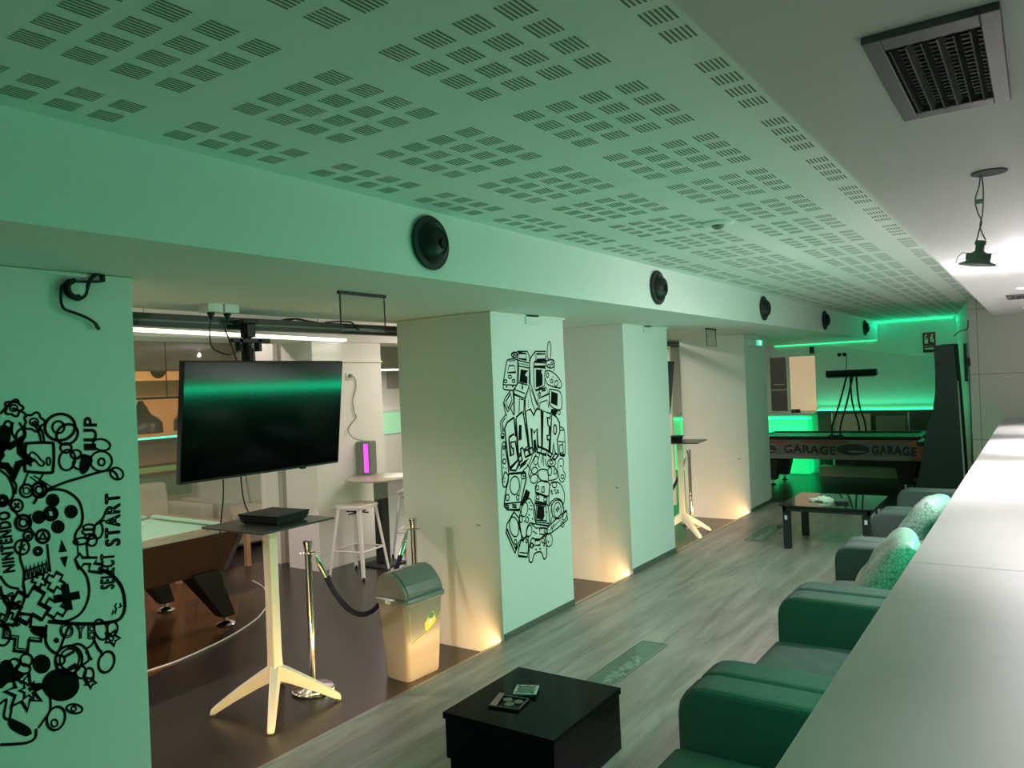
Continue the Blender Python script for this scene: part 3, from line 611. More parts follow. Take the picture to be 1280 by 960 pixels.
# ------------------------------------------------------------------ low black coffee table and the things on it
k1 = thing('coffee_table', 'low black cube coffee table in the foreground', 'coffee table', (-1.945, 2.90, 0), R(0.5))
hx, hy = 0.287, 0.305
MB().lohi((-hx, -hy, 0.255), (hx, hy, 0.285)).build('table_top', GLOSSB, k1, bevel=0.003)
m = MB().lohi((-hx + 0.008, -hy + 0.008, 0.08), (hx - 0.008, hy - 0.004, 0.255))
m.build('drawer_box', GLOSSB, k1, bevel=0.002)
MB().lohi((-hx + 0.03, -hy + 0.008, 0.0), (hx - 0.008, hy - 0.004, 0.08)).build('plinth', GLOSSB, k1)
def ashtray(name, label, c, rz, size, m1, well):
    t = thing(name, label, 'ashtray', c, rz)
    s = size / 2
    sq = lambda r, z: [(r * a, r * b, z) for a, b in ((-1, -1), (0, -1), (1, -1), (1, 0), (1, 1), (0, 1), (-1, 1), (-1, 0))]
    MB().loft([sq(s * 0.78, 0), sq(s, 0.022), sq(s, 0.026)]).build('glass_body', m1, t, bevel=0.004)
    n = 28
    MB().lathe([(s * 0.78, 0.026), (s * 0.78, 0.0275), (s * 0.70, 0.0272), (s * 0.60, 0.0266), (0, 0.0262)], n=n).build('bowl', well, t, smooth=True)
    for k in range(4):
        a = R(45 + 90 * k); MB().cyl((math.cos(a) * s * 1.05, math.sin(a) * s * 1.05, 0.027), (math.cos(a) * s * 0.8, math.sin(a) * s * 0.8, 0.027), 0.005, n=10).build('notch', well, t)
    return t
p = onz(658, 866, 0.285)
ashtray('glass_ashtray', 'square clear glass ashtray on the low black table', (p.x, p.y, 0.2855), R(24), 0.110, ASH, mat('ashtray bowl', (0.06, 0.10, 0.08), 0.08, spec=0.9)).scale = (1, 1, 0.62)
p = onz(636, 880, 0.285)
t = thing('trinket_tray', 'dark square tray with a pink edge beside the glass ashtray', 'tray', (p.x, p.y, 0.2855), R(10))
MB().lohi((-0.072, -0.058, 0.0), (0.072, 0.058, 0.005)).build('tray_floor', GLOSSB, t, bevel=0.001)
MB().add([(-0.072, -0.058, 0.006), (-0.036, -0.058, 0.007), (-0.046, 0.058, 0.02), (-0.072, 0.058, 0.02)], [(0, 1, 2, 3)]).build('pink_card', PINK, t)
m = MB()
for x, y, r in ((-0.015, 0.022, 0.020), (0.012, -0.02, 0.021), (0.042, 0.015, 0.019)): m.lathe([(r, 0.005), (r * 1.05, 0.010), (r * 0.7, 0.011), (0, 0.008)], c=(x, y, 0), n=20)
m.build('cup_ring', mat('dull tin', (0.20, 0.18, 0.15), 0.35, metal=0.5), t, smooth=True)
MB().lohi((-0.075, -0.062, 0.004), (0.075, -0.056, 0.011)).lohi((-0.075, 0.056, 0.004), (0.075, 0.062, 0.011)).lohi((0.069, -0.062, 0.004), (0.075, 0.062, 0.011)).build('tray_rim', mat('dark wine rim', (0.10, 0.05, 0.055), 0.3), t)

# ------------------------------------------------------------------ far coffee table
k2 = thing('coffee_table', 'far glass-topped coffee table with black legs beside the armchairs', 'coffee table', (-1.72, 8.05, 0))
MB().lohi((-0.42, -0.45, 0.425), (0.42, 0.43, 0.437)).build('glass_top', GLASSD, k2, bevel=0.002)
MB().lohi((-0.39, -0.41, 0.375), (0.39, -0.385, 0.424)).lohi((-0.39, 0.365, 0.375), (0.39, 0.39, 0.424)).lohi((-0.39, -0.41, 0.375), (-0.365, 0.39, 0.424)).lohi((0.365, -0.41, 0.375), (0.39, 0.39, 0.424)).build('apron', BLACKM, k2)
for a, b in ((-0.375, -0.345), (0.345, -0.345), (0.345, 0.345), (-0.375, 0.345)):
    lg = MB().lohi((a - 0.032, b - 0.032, 0.0), (a + 0.032, b + 0.032, 0.424)).build('leg', BLACKM, k2, bevel=0.002)
    MB().lohi((a - 0.012, b - 0.036, 0.285), (a + 0.012, b - 0.032, 0.325)).build('white_tag', WHITEP, lg)
p = onz(1028, 626, 0.437)
mt = MB()
random.seed(3)
rings = []
for i in range(7):
    z = 0.045 * math.sin(i / 6 * math.pi / 2) ; r = 0.085 * math.cos(i / 6 * math.pi / 2) + 0.004
    rings.append([(r * (1 + 0.35 * random.uniform(-1, 1)) * math.cos(a) * 1.2, r * (1 + 0.35 * random.uniform(-1, 1)) * math.sin(a) * 0.8, max(0.0, z + (0.008 * random.uniform(-1, 1) if i else 0))) for a in [2 * math.pi * q / 14 for q in range(14)]])
o = mt.loft(rings).build('paper_napkin', mat('white paper', (0.9, 0.86, 0.78), 0.7)); o.location = (p.x, p.y, 0.4375)
tag(o, 'crumpled white paper napkin on the far glass table', 'napkin')
p = onz(1052, 628, 0.437)
ashtray('ashtray', 'small dark ashtray beside the napkin on the far glass table', (p.x, p.y, 0.4375), R(20), 0.13, mat('smoky glass', (0.08, 0.08, 0.07), 0.1), mat('ash grey bowl', (0.18, 0.17, 0.15), 0.4))

# ------------------------------------------------------------------ armchairs along the counter
def make_armchair():
    t = thing('armchair', 'x', 'armchair', (0, 0, 0), 0, 'upholstered armchairs along the counter')
    # local: x=0 front face, +x to the counter; y=0 near arm's near face, width W
    W, D, A = 1.285, 0.76, 0.165
    MB().lohi((0.02, 0.01, 0.05), (D, W - 0.01, 0.24)).build('base_frame', SOFA, t, bevel=0.015)
    def arm(y):
        sec = []
        for x, top in ((0.0, 0.565), (0.0, 0.565), (0.02, 0.58), (0.06, 0.598), (0.12, 0.603), (D, 0.605)): pass
        prof = [(0.0, 0.06), (0.0, 0.50), (0.008, 0.54), (0.03, 0.575), (0.065, 0.597), (0.11, 0.605), (D + 0.02, 0.605), (D + 0.02, 0.06)]
        return MB().prism([(x, y, z) for x, z in prof], (0, A, 0)).build('armrest', SOFA, t, bevel=0.022, seg=3)
    arm(0.0); arm(W - A)
    # seat cushion with a soft crown
    nx, ny = 18, 36; x0_, x1_, y0_, y1_ = -0.005, 0.56, A + 0.004, W - A - 0.004
    vs = []; fs = []
    for i in range(nx + 1):
        for j in range(ny + 1):
            u, v_ = i / nx, j / ny; e = (1 - (2 * u - 1) ** 6) * (1 - (2 * v_ - 1) ** 6)
            vs.append((x0_ + (x1_ - x0_) * u, y0_ + (y1_ - y0_) * v_, 0.375 + 0.042 * e + (0.004 * math.sin(9 * u + 3 * v_) + 0.0035 * math.sin(34 * (u * 0.5 + v_) + 4 * math.sin(3 * u)) * (0.3 + u)) * e))
    n0 = len(vs)
    for i in range(nx + 1):
        for j in range(ny + 1):
            u, v_ = i / nx, j / ny; vs.append((x0_ + (x1_ - x0_) * u, y0_ + (y1_ - y0_) * v_, 0.245))
    idx = lambda i, j, k=0: k * n0 + i * (ny + 1) + j
    for i in range(nx):
        for j in range(ny):
            fs.append((idx(i, j), idx(i + 1, j), idx(i + 1, j + 1), idx(i, j + 1))); fs.append((idx(i, j, 1), idx(i, j + 1, 1), idx(i + 1, j + 1, 1), idx(i + 1, j, 1)))
    for i in range(nx):
        fs.append((idx(i, 0), idx(i, 0, 1), idx(i + 1, 0, 1), idx(i + 1, 0))); fs.append((idx(i, ny), idx(i + 1, ny), idx(i + 1, ny, 1), idx(i, ny, 1)))
    for j in range(ny):
        fs.append((idx(0, j), idx(0, j + 1), idx(0, j + 1, 1), idx(0, j, 1))); fs.append((idx(nx, j), idx(nx, j, 1), idx(nx, j + 1, 1), idx(nx, j + 1)))
    MB().add(vs, fs).build('seat_cushion', SOFA, t, bevel=0.012, seg=2, smooth=True)
    MB().prism([(x, 0.004, z) for x, z in ((0.53, 0.24), (0.605, 0.70), (0.63, 0.76), (0.72, 0.76), (0.78, 0.24))], (0, W - 0.008, 0)).build('backrest', SOFA, t, bevel=0.03, seg=3)
    for a in (0.06, D - 0.05):
        for b in (0.06, W - 0.06): MB().cyl((a, b, 0), (a, b, 0.06), 0.022, 0.03, n=12).build('foot', BLACKM, t)
    return t
ac = make_armchair()
aL = ['nearest charcoal armchair, cut by the bottom edge of the photo', 'second charcoal armchair from the front, with a creased empty seat', 'third charcoal armchair, holding the larger shiny pillow', 'fourth charcoal armchair, holding the smaller far pillow', 'fifth, farthest charcoal armchair in the dark near the arcade cabinet']
aY = [1.50, 2.795, 4.10, 5.40, 6.70]
for i, (lb, y) in enumerate(zip(aL, aY)):
    o = ac if i == 0 else copy_tree(ac)
    o.location = (-1.135, y, 0.0); o['label'] = lb
# creases on the second seat cushion: folds of the loose cover
def pillow(label, loc, rx, ry, rz, s=0.44):
    n = 20; vs = []; fs = []
    for sgn in (1, -1):
        for i in range(n + 1):
            for j in range(n + 1):
                u, v_ = 2 * i / n - 1, 2 * j / n - 1
                e = max(0, (1 - u ** 4) * (1 - v_ ** 4)) ** 0.55
                pinch = 1 - 0.05 * (1 - abs(u * v_)) - 0.13 * (u * v_) ** 2
                wob = 0.005 * math.sin(6 * u + 2 * v_) * math.sin(5 * v_ - u) + 0.004 * math.sin(11 * u * v_ + 3 * u)
                vs.append((u * s / 2 * pinch, v_ * s / 2 * pinch, sgn * (0.095 * e + wob * e)))
    N = (n + 1) ** 2
    for k in range(2):
        for i in range(n):
            for j in range(n):
                a = k * N + i * (n + 1) + j; q = (a, a + n + 1, a + n + 2, a + 1); fs.append(q if k == 0 else tuple(reversed(q)))
    me = MB().add(vs, fs)
    o = me.build('pillow', PILLOW, smooth=False, sub=1)
    bm = bmesh.new(); bm.from_mesh(o.data); bmesh.ops.remove_doubles(bm, verts=bm.verts, dist=0.0006); bmesh.ops.recalc_face_normals(bm, faces=bm.faces); bm.to_mesh(o.data); bm.free()
    for p_ in o.data.polygons: p_.use_smooth = True
    o.location = loc; o.rotation_euler = (rx, ry, rz)
    return tag(o, label, 'pillow', 'shiny pillows on the armchairs')
pillow('larger silver patterned satin pillow leaning on the third armchair', (-0.735, 4.64, 0.60), R(4), R(-56), R(6), 0.54)
pillow('smaller silver patterned satin pillow leaning on the fourth armchair', (-0.72, 6.0, 0.61), R(-3), R(-58), R(-6), 0.54)

# ------------------------------------------------------------------ glass floor panels over pebbles
def floor_panel(label, pts):
    xa, xb, ya, yb = pts
    t = thing('floor_panel', label, 'floor panel', ((xa + xb) / 2, (ya + yb) / 2, 0.0), 0, 'glass floor panels with pebbles')
    hx, hy = (xb - xa) / 2, (yb - ya) / 2
    MB().lohi((-hx, -hy, 0.0003), (hx, hy, 0.0012)).build('bed', mat('pebble bed', (0.30, 0.34, 0.31), 0.7), t)
    f = MB().lohi((-hx, -hy, 0.0003), (-hx + 0.006, hy, 0.006)).lohi((hx - 0.006, -hy, 0.0003), (hx, hy, 0.006)).lohi((-hx, -hy, 0.0003), (hx, -hy + 0.006, 0.006)).lohi((-hx, hy - 0.006, 0.0003), (hx, hy, 0.006))
    f.build('frame', STEEL, t)
    m = MB(); random.seed(int(ya * 10))
    for k in range(90):
        y = random.uniform(-hy + 0.04, hy - 0.28); x = 0.34 * hx + 0.46 * hx * random.uniform(-1, 1) * (0.6 + 0.4 * random.random()); r = random.uniform(0.008, 0.020)
        m.lathe([(0.0, 0.001), (r, 0.0012), (r * 0.8, 0.003), (0, 0.0042)], c=(x, y, 0), n=7)
    o = m.build('pebbles', PEBBLE, t, smooth=True); o['kind'] = 'stuff'
    MB().lohi((-hx + 0.006, -hy + 0.006, 0.0052), (hx - 0.006, hy - 0.006, 0.0056)).build('glass_pane', GLASSF, t)
floor_panel('glass floor panel with white pebbles beside the low black table', (-2.215, -2.035, 3.55, 4.605))
floor_panel('far glass floor panel with pebbles before the glass coffee table', (-2.60, -2.42, 7.90, 8.82))

# ------------------------------------------------------------------ back hall: billiard table
def frustum_leg(m, top, bot, rt, rb):
    t, b = Vector(top), Vector(bot)
    return m.loft([[b + Vector((a * rb, c * rb, 0)) for a, c in ((-1, -1), (1, -1), (1, 1), (-1, 1))], [t + Vector((a * rt, c * rt, 0)) for a, c in ((-1, -1), (1, -1), (1, 1), (-1, 1))]])
pt = thing('billiard_table', 'walnut billiard table with mint cloth behind the television', 'billiard table', (-5.84, 2.62, ZD))
X0, X1, Y0, Y1 = -0.64, 0.64, -1.16, 1.16
zb, zt = 0.45, 0.775
MB().loft([[(X0 + 0.16, Y0 + 0.10, zb), (X1 - 0.16, Y0 + 0.10, zb), (X1 - 0.16, Y1 - 0.07, zb), (X0 + 0.16, Y1 - 0.07, zb)], [(X0, Y0, zt), (X1, Y0, zt), (X1, Y1, zt), (X0, Y1, zt)]]).build('cabinet', WALNUT, pt, bevel=0.004)
for sx_ in (-1, 1):
    for sy_ in (-1, 1):
        xt, yt = sx_ * 0.642, sy_ * 1.162; xb_, yb_ = sx_ * 0.482, (Y1 - 0.068 if sy_ > 0 else Y0 + 0.098)
        MB().loft([[(xb_ - 0.03 * sx_ * 0, yb_, zb), (xb_ - sx_ * 0.05, yb_, zb), (xb_ - sx_ * 0.05, yb_ - sy_ * 0.045, zb), (xb_, yb_ - sy_ * 0.045, zb)], [(xt, yt, zt), (xt - sx_ * 0.05, yt, zt), (xt - sx_ * 0.05, yt - sy_ * 0.045, zt), (xt, yt - sy_ * 0.045, zt)]]).build('corner_strip', STEEL, pt)
fr = MB().lohi((X0 - 0.01, Y0 - 0.01, zt), (X0 + 0.075, Y1 + 0.01, zt + 0.045)).lohi((X1 - 0.075, Y0 - 0.01, zt), (X1 + 0.01, Y1 + 0.01, zt + 0.045)).lohi((X0 + 0.075, Y0 - 0.01, zt), (X1 - 0.075, Y0 + 0.075, zt + 0.045)).lohi((X0 + 0.075, Y1 - 0.075, zt), (X1 - 0.075, Y1 + 0.01, zt + 0.045))
fr.build('top_rail', mat('brown rail top', (0.20, 0.12, 0.08), 0.35), pt, bevel=0.008)
MB().lohi((X1 + 0.0105, Y0, zt + 0.004), (X1 + 0.018, Y1, zt + 0.04)).lohi((X0, Y1 + 0.0105, zt + 0.004), (X1, Y1 + 0.018, zt + 0.04)).build('rail_edge', STEEL, pt, bevel=0.003)
MB().lohi((X0 + 0.06, Y0 + 0.06, zt - 0.01), (X1 - 0.06, Y1 - 0.06, zt + 0.012)).build('playing_cloth', CLOTH, pt)
def cushion(a, b, inx, iny):
    a = Vector(a); b = Vector(b); n = Vector((inx, iny, 0)) * 0.05
    z = Vector((0, 0, 1))
    return MB().loft([[p + z * (zt + 0.012), p + n + z * (zt + 0.026), p + n + z * (zt + 0.044), p + z * (zt + 0.046)] for p in (a, b)]).build('cushion', CLOTH, pt, bevel=0.003)
cushion((X1 - 0.075, Y0 + 0.14, 0), (X1 - 0.075, -0.06, 0), -1, 0); cushion((X1 - 0.075, 0.06, 0), (X1 - 0.075, Y1 - 0.14, 0), -1, 0)
cushion((X0 + 0.075, Y0 + 0.14, 0), (X0 + 0.075, -0.06, 0), 1, 0); cushion((X0 + 0.075, 0.06, 0), (X0 + 0.075, Y1 - 0.14, 0), 1, 0)
cushion((X0 + 0.14, Y1 - 0.075, 0), (X1 - 0.14, Y1 - 0.075, 0), 0, -1); cushion((X0 + 0.14, Y0 + 0.075, 0), (X1 - 0.14, Y0 + 0.075, 0), 0, 1)
for y in (0.25, 0.50, 0.75): MB().cyl((X1 - 0.035, y, zt + 0.045), (X1 - 0.035, y, zt + 0.0465), 0.007, n=10).build('sight_dot', WHITEP, pt)
for sx_ in (-1, 1):
    for sy_ in (-1, 1):
        lg = frustum_leg(MB(), (sx_ * 0.40, sy_ * 0.88, zb + 0.02), (sx_ * 0.42, sy_ * 1.10, 0.07), 0.115, 0.055).build('leg', BLACKM, pt, bevel=0.006)
        MB().lathe([(0.07, 0.0), (0.075, 0.008), (0.06, 0.022), (0.02, 0.034), (0.018, 0.075), (0, 0.075)], c=(sx_ * 0.42, sy_ * 1.10, 0), n=20).build('levelling_foot', CHROME, lg, smooth=True)

# white cord lying in an arc on the dark floor
pts = [onz(*p, ZD + 0.006) for p in ((150, 850), (187, 838), (222, 826), (258, 810), (288, 795), (312, 780), (327, 767), (336, 750), (330, 735), (316, 726))]
tag(MB().tube(catmull(pts, 8), 0.006, 7).build('floor_cord', WHITEP, smooth=True), 'white cord lying in an arc on the dark floor by the billiard table', 'cord')

# round bar table, speaker and stools
rt_ = thing('bar_table', 'round bar table with a black column beside the hall pillar', 'bar table', (-5.70, 5.80, ZD))
MB().lathe([(0.0, 0.888), (0.34, 0.888), (0.352, 0.894), (0.352, 0.908), (0.345, 0.912), (0.0, 0.912)], n=40).build('table_top', mat('pinkish table top', (0.44, 0.36, 0.30), 0.3), rt_, smooth=True)
MB().lohi((-0.055, -0.055, 0.02), (0.055, 0.055, 0.888)).build('column', BLACKM, rt_, bevel=0.01)
MB().lohi((-0.18, -0.18, 0), (0.18, 0.18, 0.018)).build('base_plate', BLACKM, rt_, bevel=0.004)
z0 = ZD + 0.9125
spx = onz(459, 593, z0)
ps = thing('party_speaker', 'upright grey speaker with a glowing magenta panel on the round bar table', 'speaker', (spx.x, spx.y, z0), R(20))
MB().lohi((-0.085, -0.085, 0.0), (0.085, 0.085, 0.36)).build('cabinet', mat('grey speaker cloth', (0.13, 0.12, 0.12), 0.7), ps, bevel=0.02, seg=3)
MB().lohi((0.012, -0.091, 0.03), (0.062, -0.0855, 0.335)).build('light_panel', LEDP, ps, bevel=0.002)
cable('thin grey cable from the hall pillar socket down to the magenta speaker', [onx(435, 470, -6.062), onx(443, 472, -6.058), onx(445, 485, -6.058), onx(441, 500, -6.058), onx(443, 515, -6.058), onx(445, 522, -6.058), onx(437, 533, -6.058), onx(436, 541, -6.05), onx(443, 548, -5.98), Vector((spx.x - 0.05, spx.y + 0.02, z0 + 0.362))], 0.005, m=mat('grey wire', (0.18, 0.2, 0.19), 0.5))
q = onx(436, 470, -6.07)
t = thing('wall_socket', 'small white socket high on the hall pillar', 'socket', (-6.07, q.y, q.z))
MB().lohi((0, -0.05, -0.04), (0.012, 0.05, 0.04)).build('plate', WHITEP, t, bevel=0.003); MB().cyl((0.012, 0.0, 0), (0.04, 0.0, 0), 0.02, n=12).build('plug', GREYP, t)

def build_stool(label, x, y, rz):
    t = thing('bar_stool', label, 'bar stool', (x, y, ZD), rz, 'white metal bar stools')
    H = 0.70
    MB().loft([rr(0.150, 0.150, H - 0.035, 0.03), rr(0.155, 0.155, H - 0.01, 0.03), rr(0.150, 0.150, H, 0.03)]).build('seat', WHITEM, t, smooth=True)
    MB().loft([rr(0.140, 0.140, H + 0.0005, 0.03), rr(0.136, 0.136, H + 0.008, 0.03)]).build('seat_pad', mat('wooden seat pad', (0.36, 0.30, 0.23), 0.5, var=0.12), t, smooth=True)
    for a in (-1, 1):
        for b in (-1, 1):
            top = Vector((a * 0.130, b * 0.130, H - 0.02)); bot = Vector((a * 0.205, b * 0.205, 0.012))
            secs = []
            for k in range(6):
                f = k / 5; p = top.lerp(bot, f); wd = 0.032 - 0.015 * f
                secs.append([p + Vector((a * 0.008, b * 0.008, 0)), p + Vector((-a * wd, b * 0.008, 0)), p + Vector((-a * wd, b * 0.002, 0)), p + Vector((a * 0.002, b * 0.002, 0)), p + Vector((a * 0.002, -b * wd, 0)), p + Vector((a * 0.008, -b * wd, 0))])
            lg = MB().loft(secs).build('leg', WHITEM, t)
            MB().cyl(bot + Vector((0, 0, 0.018)), bot - Vector((0, 0, 0.012)), 0.014, n=10).build('rubber_foot', BLACK, lg)
    for a0, b0, a1, b1 in ((-1, -1, 1, -1), (1, -1, 1, 1), (1, 1, -1, 1), (-1, 1, -1, -1)):
        r = 0.178; MB().tube([(a0 * r, b0 * r, 0.26), (a1 * r, b1 * r, 0.26)], 0.009, 8).build('footrest', WHITEM, t)
    MB().tube([(-0.135, 0, H - 0.08), (0.135, 0, H - 0.08)], 0.007, 6).tube([(0, -0.135, H - 0.085), (0, 0.135, H - 0.085)], 0.007, 6).build('cross_brace', BLACK, t)
    return t
build_stool('white metal bar stool standing before the hall pillar', -5.615, 5.375, R(8))
build_stool('second white bar stool half hidden behind the round bar table', -5.74, 6.36, R(25))

# long low sofas in the back hall
def hall_sofa(label, x, y, L, rz):
    t = thing('sofa', label, 'sofa', (x, y, ZD), rz, 'beige sofas in the back hall')
    MB().lohi((-0.40, -L / 2, 0.06), (0.40, L / 2, 0.30)).build('base', SOFAB, t, bevel=0.03)
    n = 2
    for k in range(n):
        a = -L / 2 + 0.16 + k * (L - 0.32) / n; b = a + (L - 0.32) / n
        MB().lohi((-0.25, a + 0.004, 0.30), (0.41, b - 0.004, 0.45)).build('seat_cushion', SOFAB, t, bevel=0.04, seg=3)
        MB().prism([(-0.40, a + 0.004, 0.30), (-0.18, a + 0.004, 0.45), (-0.26, a + 0.004, 0.86), (-0.42, a + 0.004, 0.86)], (0, b - a - 0.008, 0)).build('back_cushion', SOFAB, t, bevel=0.04, seg=3)
    for s_ in (-1, 1): MB().lohi((-0.40, s_ * L / 2 - (0.16 if s_ > 0 else 0), 0.06), (0.40, s_ * L / 2 + (0 if s_ > 0 else 0.16), 0.62)).build('armrest', SOFAB, t, bevel=0.04, seg=3)
    for a in (-0.33, 0.33):
        for b in (-L / 2 + 0.1, L / 2 - 0.1): MB().cyl((a, b, 0), (a, b, 0.07), 0.025, n=10).build('foot', BLACKM, t)
hall_sofa('beige sofa behind the billiard table, nearer the pillar with the controller mural', -8.1, 4.35, 1.7, 0)
hall_sofa('beige sofa behind the billiard table, nearer the hall pillars', -8.15, 6.15, 1.7, 0)
lt = thing('low_table', 'low peach wooden table between billiard table and beige sofas', 'low table', (-7.28, 4.72, ZD), R(0))
MB().lohi((-0.30, -0.45, 0.42), (0.30, 0.45, 0.45)).build('table_top', mat('peach wood', (0.62, 0.36, 0.20), 0.35, var=0.2), lt, bevel=0.005)
for a in (-0.25, 0.25):
    for b in (-0.4, 0.4): MB().lohi((a - 0.025, b - 0.025, 0), (a + 0.025, b + 0.025, 0.42)).build('leg', mat('peach wood', (0.62, 0.36, 0.20), 0.35), lt)

# far billiard table with a bell lamp, and the rear bar with a teal light line
bt = thing('billiard_table', 'dark billiard table at the back of the hall beside the warm-lit wall', 'billiard table', (-10.3, 6.3, ZD))
MB().lohi((-0.65, -1.2, 0.52), (0.65, 1.2, 0.80)).build('cabinet', mat('dark olive panel', (0.10, 0.10, 0.07), 0.5), bt, bevel=0.01)
MB().lohi((-0.55, -1.1, 0.801), (0.55, 1.1, 0.815)).build('playing_cloth', CLOTHG, bt)
MB().lohi((-0.68, -1.23, 0.80), (-0.55, 1.23, 0.86)).lohi((0.55, -1.23, 0.80), (0.68, 1.23, 0.86)).lohi((-0.55, -1.23, 0.80), (0.55, -1.1, 0.86)).lohi((-0.55, 1.1, 0.80), (0.55, 1.23, 0.86)).build('top_rail', WALNUT, bt, bevel=0.01)
for a in (-0.45, 0.45):
    for b in (-0.95, 0.95): MB().lohi((a - 0.07, b - 0.07, 0), (a + 0.07, b + 0.07, 0.53)).build('leg', BLACKM, bt, bevel=0.01)
OLIVE = mat('dark green enamel', (0.06, 0.075, 0.045), 0.25)
pl = thing('billiard_lamp', 'dark green bell-shaped lamp hanging over the back billiard table', 'pendant lamp', (-9.35, 5.33, 2.22))
def bell(y, nm='shade'):
    MB().lathe([(0.0, -0.52), (0.03, -0.52), (0.045, -0.56), (0.06, -0.58), (0.075, -0.60), (0.10, -0.66), (0.13, -0.70), (0.20, -0.73), (0.245, -0.80), (0.25, -0.93), (0.235, -0.93), (0.18, -0.76), (0.0, -0.70)], c=(0, y, 0), n=32).build(nm, OLIVE, pl, smooth=True)
bell(0.0); bell(0.72)
MB().tube([(0, -0.2, -0.49), (0, 0.95, -0.49)], 0.014, 8).build('bar', BLACKM, pl); MB().cyl((0, 0.0, -0.50), (0, 0.0, -0.54), 0.02, n=12).cyl((0, 0.72, -0.50), (0, 0.72, -0.54), 0.02, n=12).build('socket', CHROME, pl)
MB().tube([(0, 0.36, 0.379), (0, 0.36, -0.49)], 0.008, 6).build('suspension', BLACKM, pl)
rb = thing('rear_bar', 'rear bar counter edged with a teal light line', 'bar counter', (-11.6, 6.8, ZD))
MB().lohi((-0.3, -3.0, 0), (0.25, 1.75, 1.16)).build('bar_front', mat('grey brown panel', (0.26, 0.23, 0.17), 0.6, var=0.2), rb)
MB().lohi((-0.35, -3.02, 1.16), (0.32, 1.77, 1.20)).build('bar_top', DADO, rb)
MB().lohi((0.321, -3.0, 1.205), (0.34, 1.75, 1.235)).build('light_line', LEDT, rb)
for i, (y, lb) in enumerate(((6.55, 'orange seat by the rear bar, seen below the back billiard table'),)):
    t = thing('orange_seat', lb, 'seat', (-9.35, 7.0, ZD)); MB().lohi((-0.2, -0.35, 0.02), (0.2, 0.35, 0.50)).build('seat_box', mat('orange vinyl', (0.62, 0.22, 0.08), 0.5), t, bevel=0.03); MB().lohi((-0.2, -0.35, 0.5), (-0.12, 0.35, 0.72)).build('backrest', mat('orange vinyl', (0.62, 0.22, 0.08), 0.5), t, bevel=0.03)
st = thing('strip_light', 'long bright strip light in the hall just under the header rail', 'strip light', (-5.77, 4.25, 2.235), R(8.4))
MB().lohi((-0.045, -1.42, 0.025), (0.045, 1.42, 0.05)).build('housing', WHITEP, st)
MB().lohi((-0.035, -1.40, 0.0), (0.035, 1.40, 0.025)).build('diffuser', TUBEW, st, bevel=0.008)
for y in (-1.0, 1.0): MB().cyl((0, y, 0.05), (0, y, 0.366), 0.004, n=8).build('suspension_wire', STEEL, st)
st = thing('ceiling_light', 'short bright ceiling light seen at the edge of the gamer mural pillar', 'ceiling light', (-9.90, 10.4, 2.1095))
MB().lohi((-0.1, -0.35, -0.02), (0.1, 0.35, 0)).build('housing', WHITEP, st); MB().lohi((-0.08, -0.33, -0.045), (0.08, 0.33, -0.02)).build('diffuser', TUBEW, st)

# ------------------------------------------------------------------ far room
p2 = thing('billiard_table', 'far billiard table with a printed side panel and a lamp frame over it', 'billiard table', (-2.68, 13.07, ZD))
X0, X1, Y0, Y1 = -1.22, 1.22, -0.57, 0.57
MB().lohi((X0, Y0, 0.455), (X1, Y1, 0.76)).build('cabinet', BROWN, p2, bevel=0.006)
MB().lohi((X0 + 0.06, Y0 - 0.004, 0.465), (X1 - 0.13, Y0 - 0.0005, 0.755)).build('printed_panel', GRAF, p2)
MB().lohi((X0, Y0 - 0.006, 0.455), (X1 - 0.13, Y0 - 0.001, 0.515)).build('lower_band', mat('pale grey band', (0.22, 0.22, 0.21), 0.5), p2)
m = MB().lohi((X0 - 0.01, Y0 - 0.02, 0.76), (X1 + 0.01, Y0 + 0.09, 0.812)).lohi((X0 - 0.01, Y1 - 0.09, 0.76), (X1 + 0.01, Y1 + 0.02, 0.812)).lohi((X0 - 0.01, Y0 + 0.09, 0.76), (X0 + 0.09, Y1 - 0.09, 0.812)).lohi((X1 - 0.09, Y0 + 0.09, 0.76), (X1 + 0.01, Y1 - 0.09, 0.812))
m.build('top_rail', BLACK, p2, bevel=0.008)
MB().lohi((X0 + 0.08, Y0 + 0.08, 0.75), (X1 - 0.08, Y1 - 0.08, 0.785)).build('playing_cloth', CLOTHG, p2)
for a in (-0.98, 0.98):
    for b in (-0.36, 0.36):
        lg = frustum_leg(MB(), (a, b, 0.47), (a, b, 0.09), 0.15, 0.075).build('leg', BLACKM, p2, bevel=0.005)
        MB().lathe([(0.06, 0), (0.065, 0.008), (0.02, 0.03), (0.02, 0.095), (0, 0.095)], c=(a, b, 0), n=16).build('levelling_foot', CHROME, lg, smooth=True)
for c_ in ((X1 - 0.03, Y0 + 0.03), (X1 - 0.03, Y1 - 0.03)): MB().cyl((c_[0], c_[1], 0.80), (c_[0], c_[1], 0.818), 0.05, n=16).build('corner_cap', CHROME, p2)

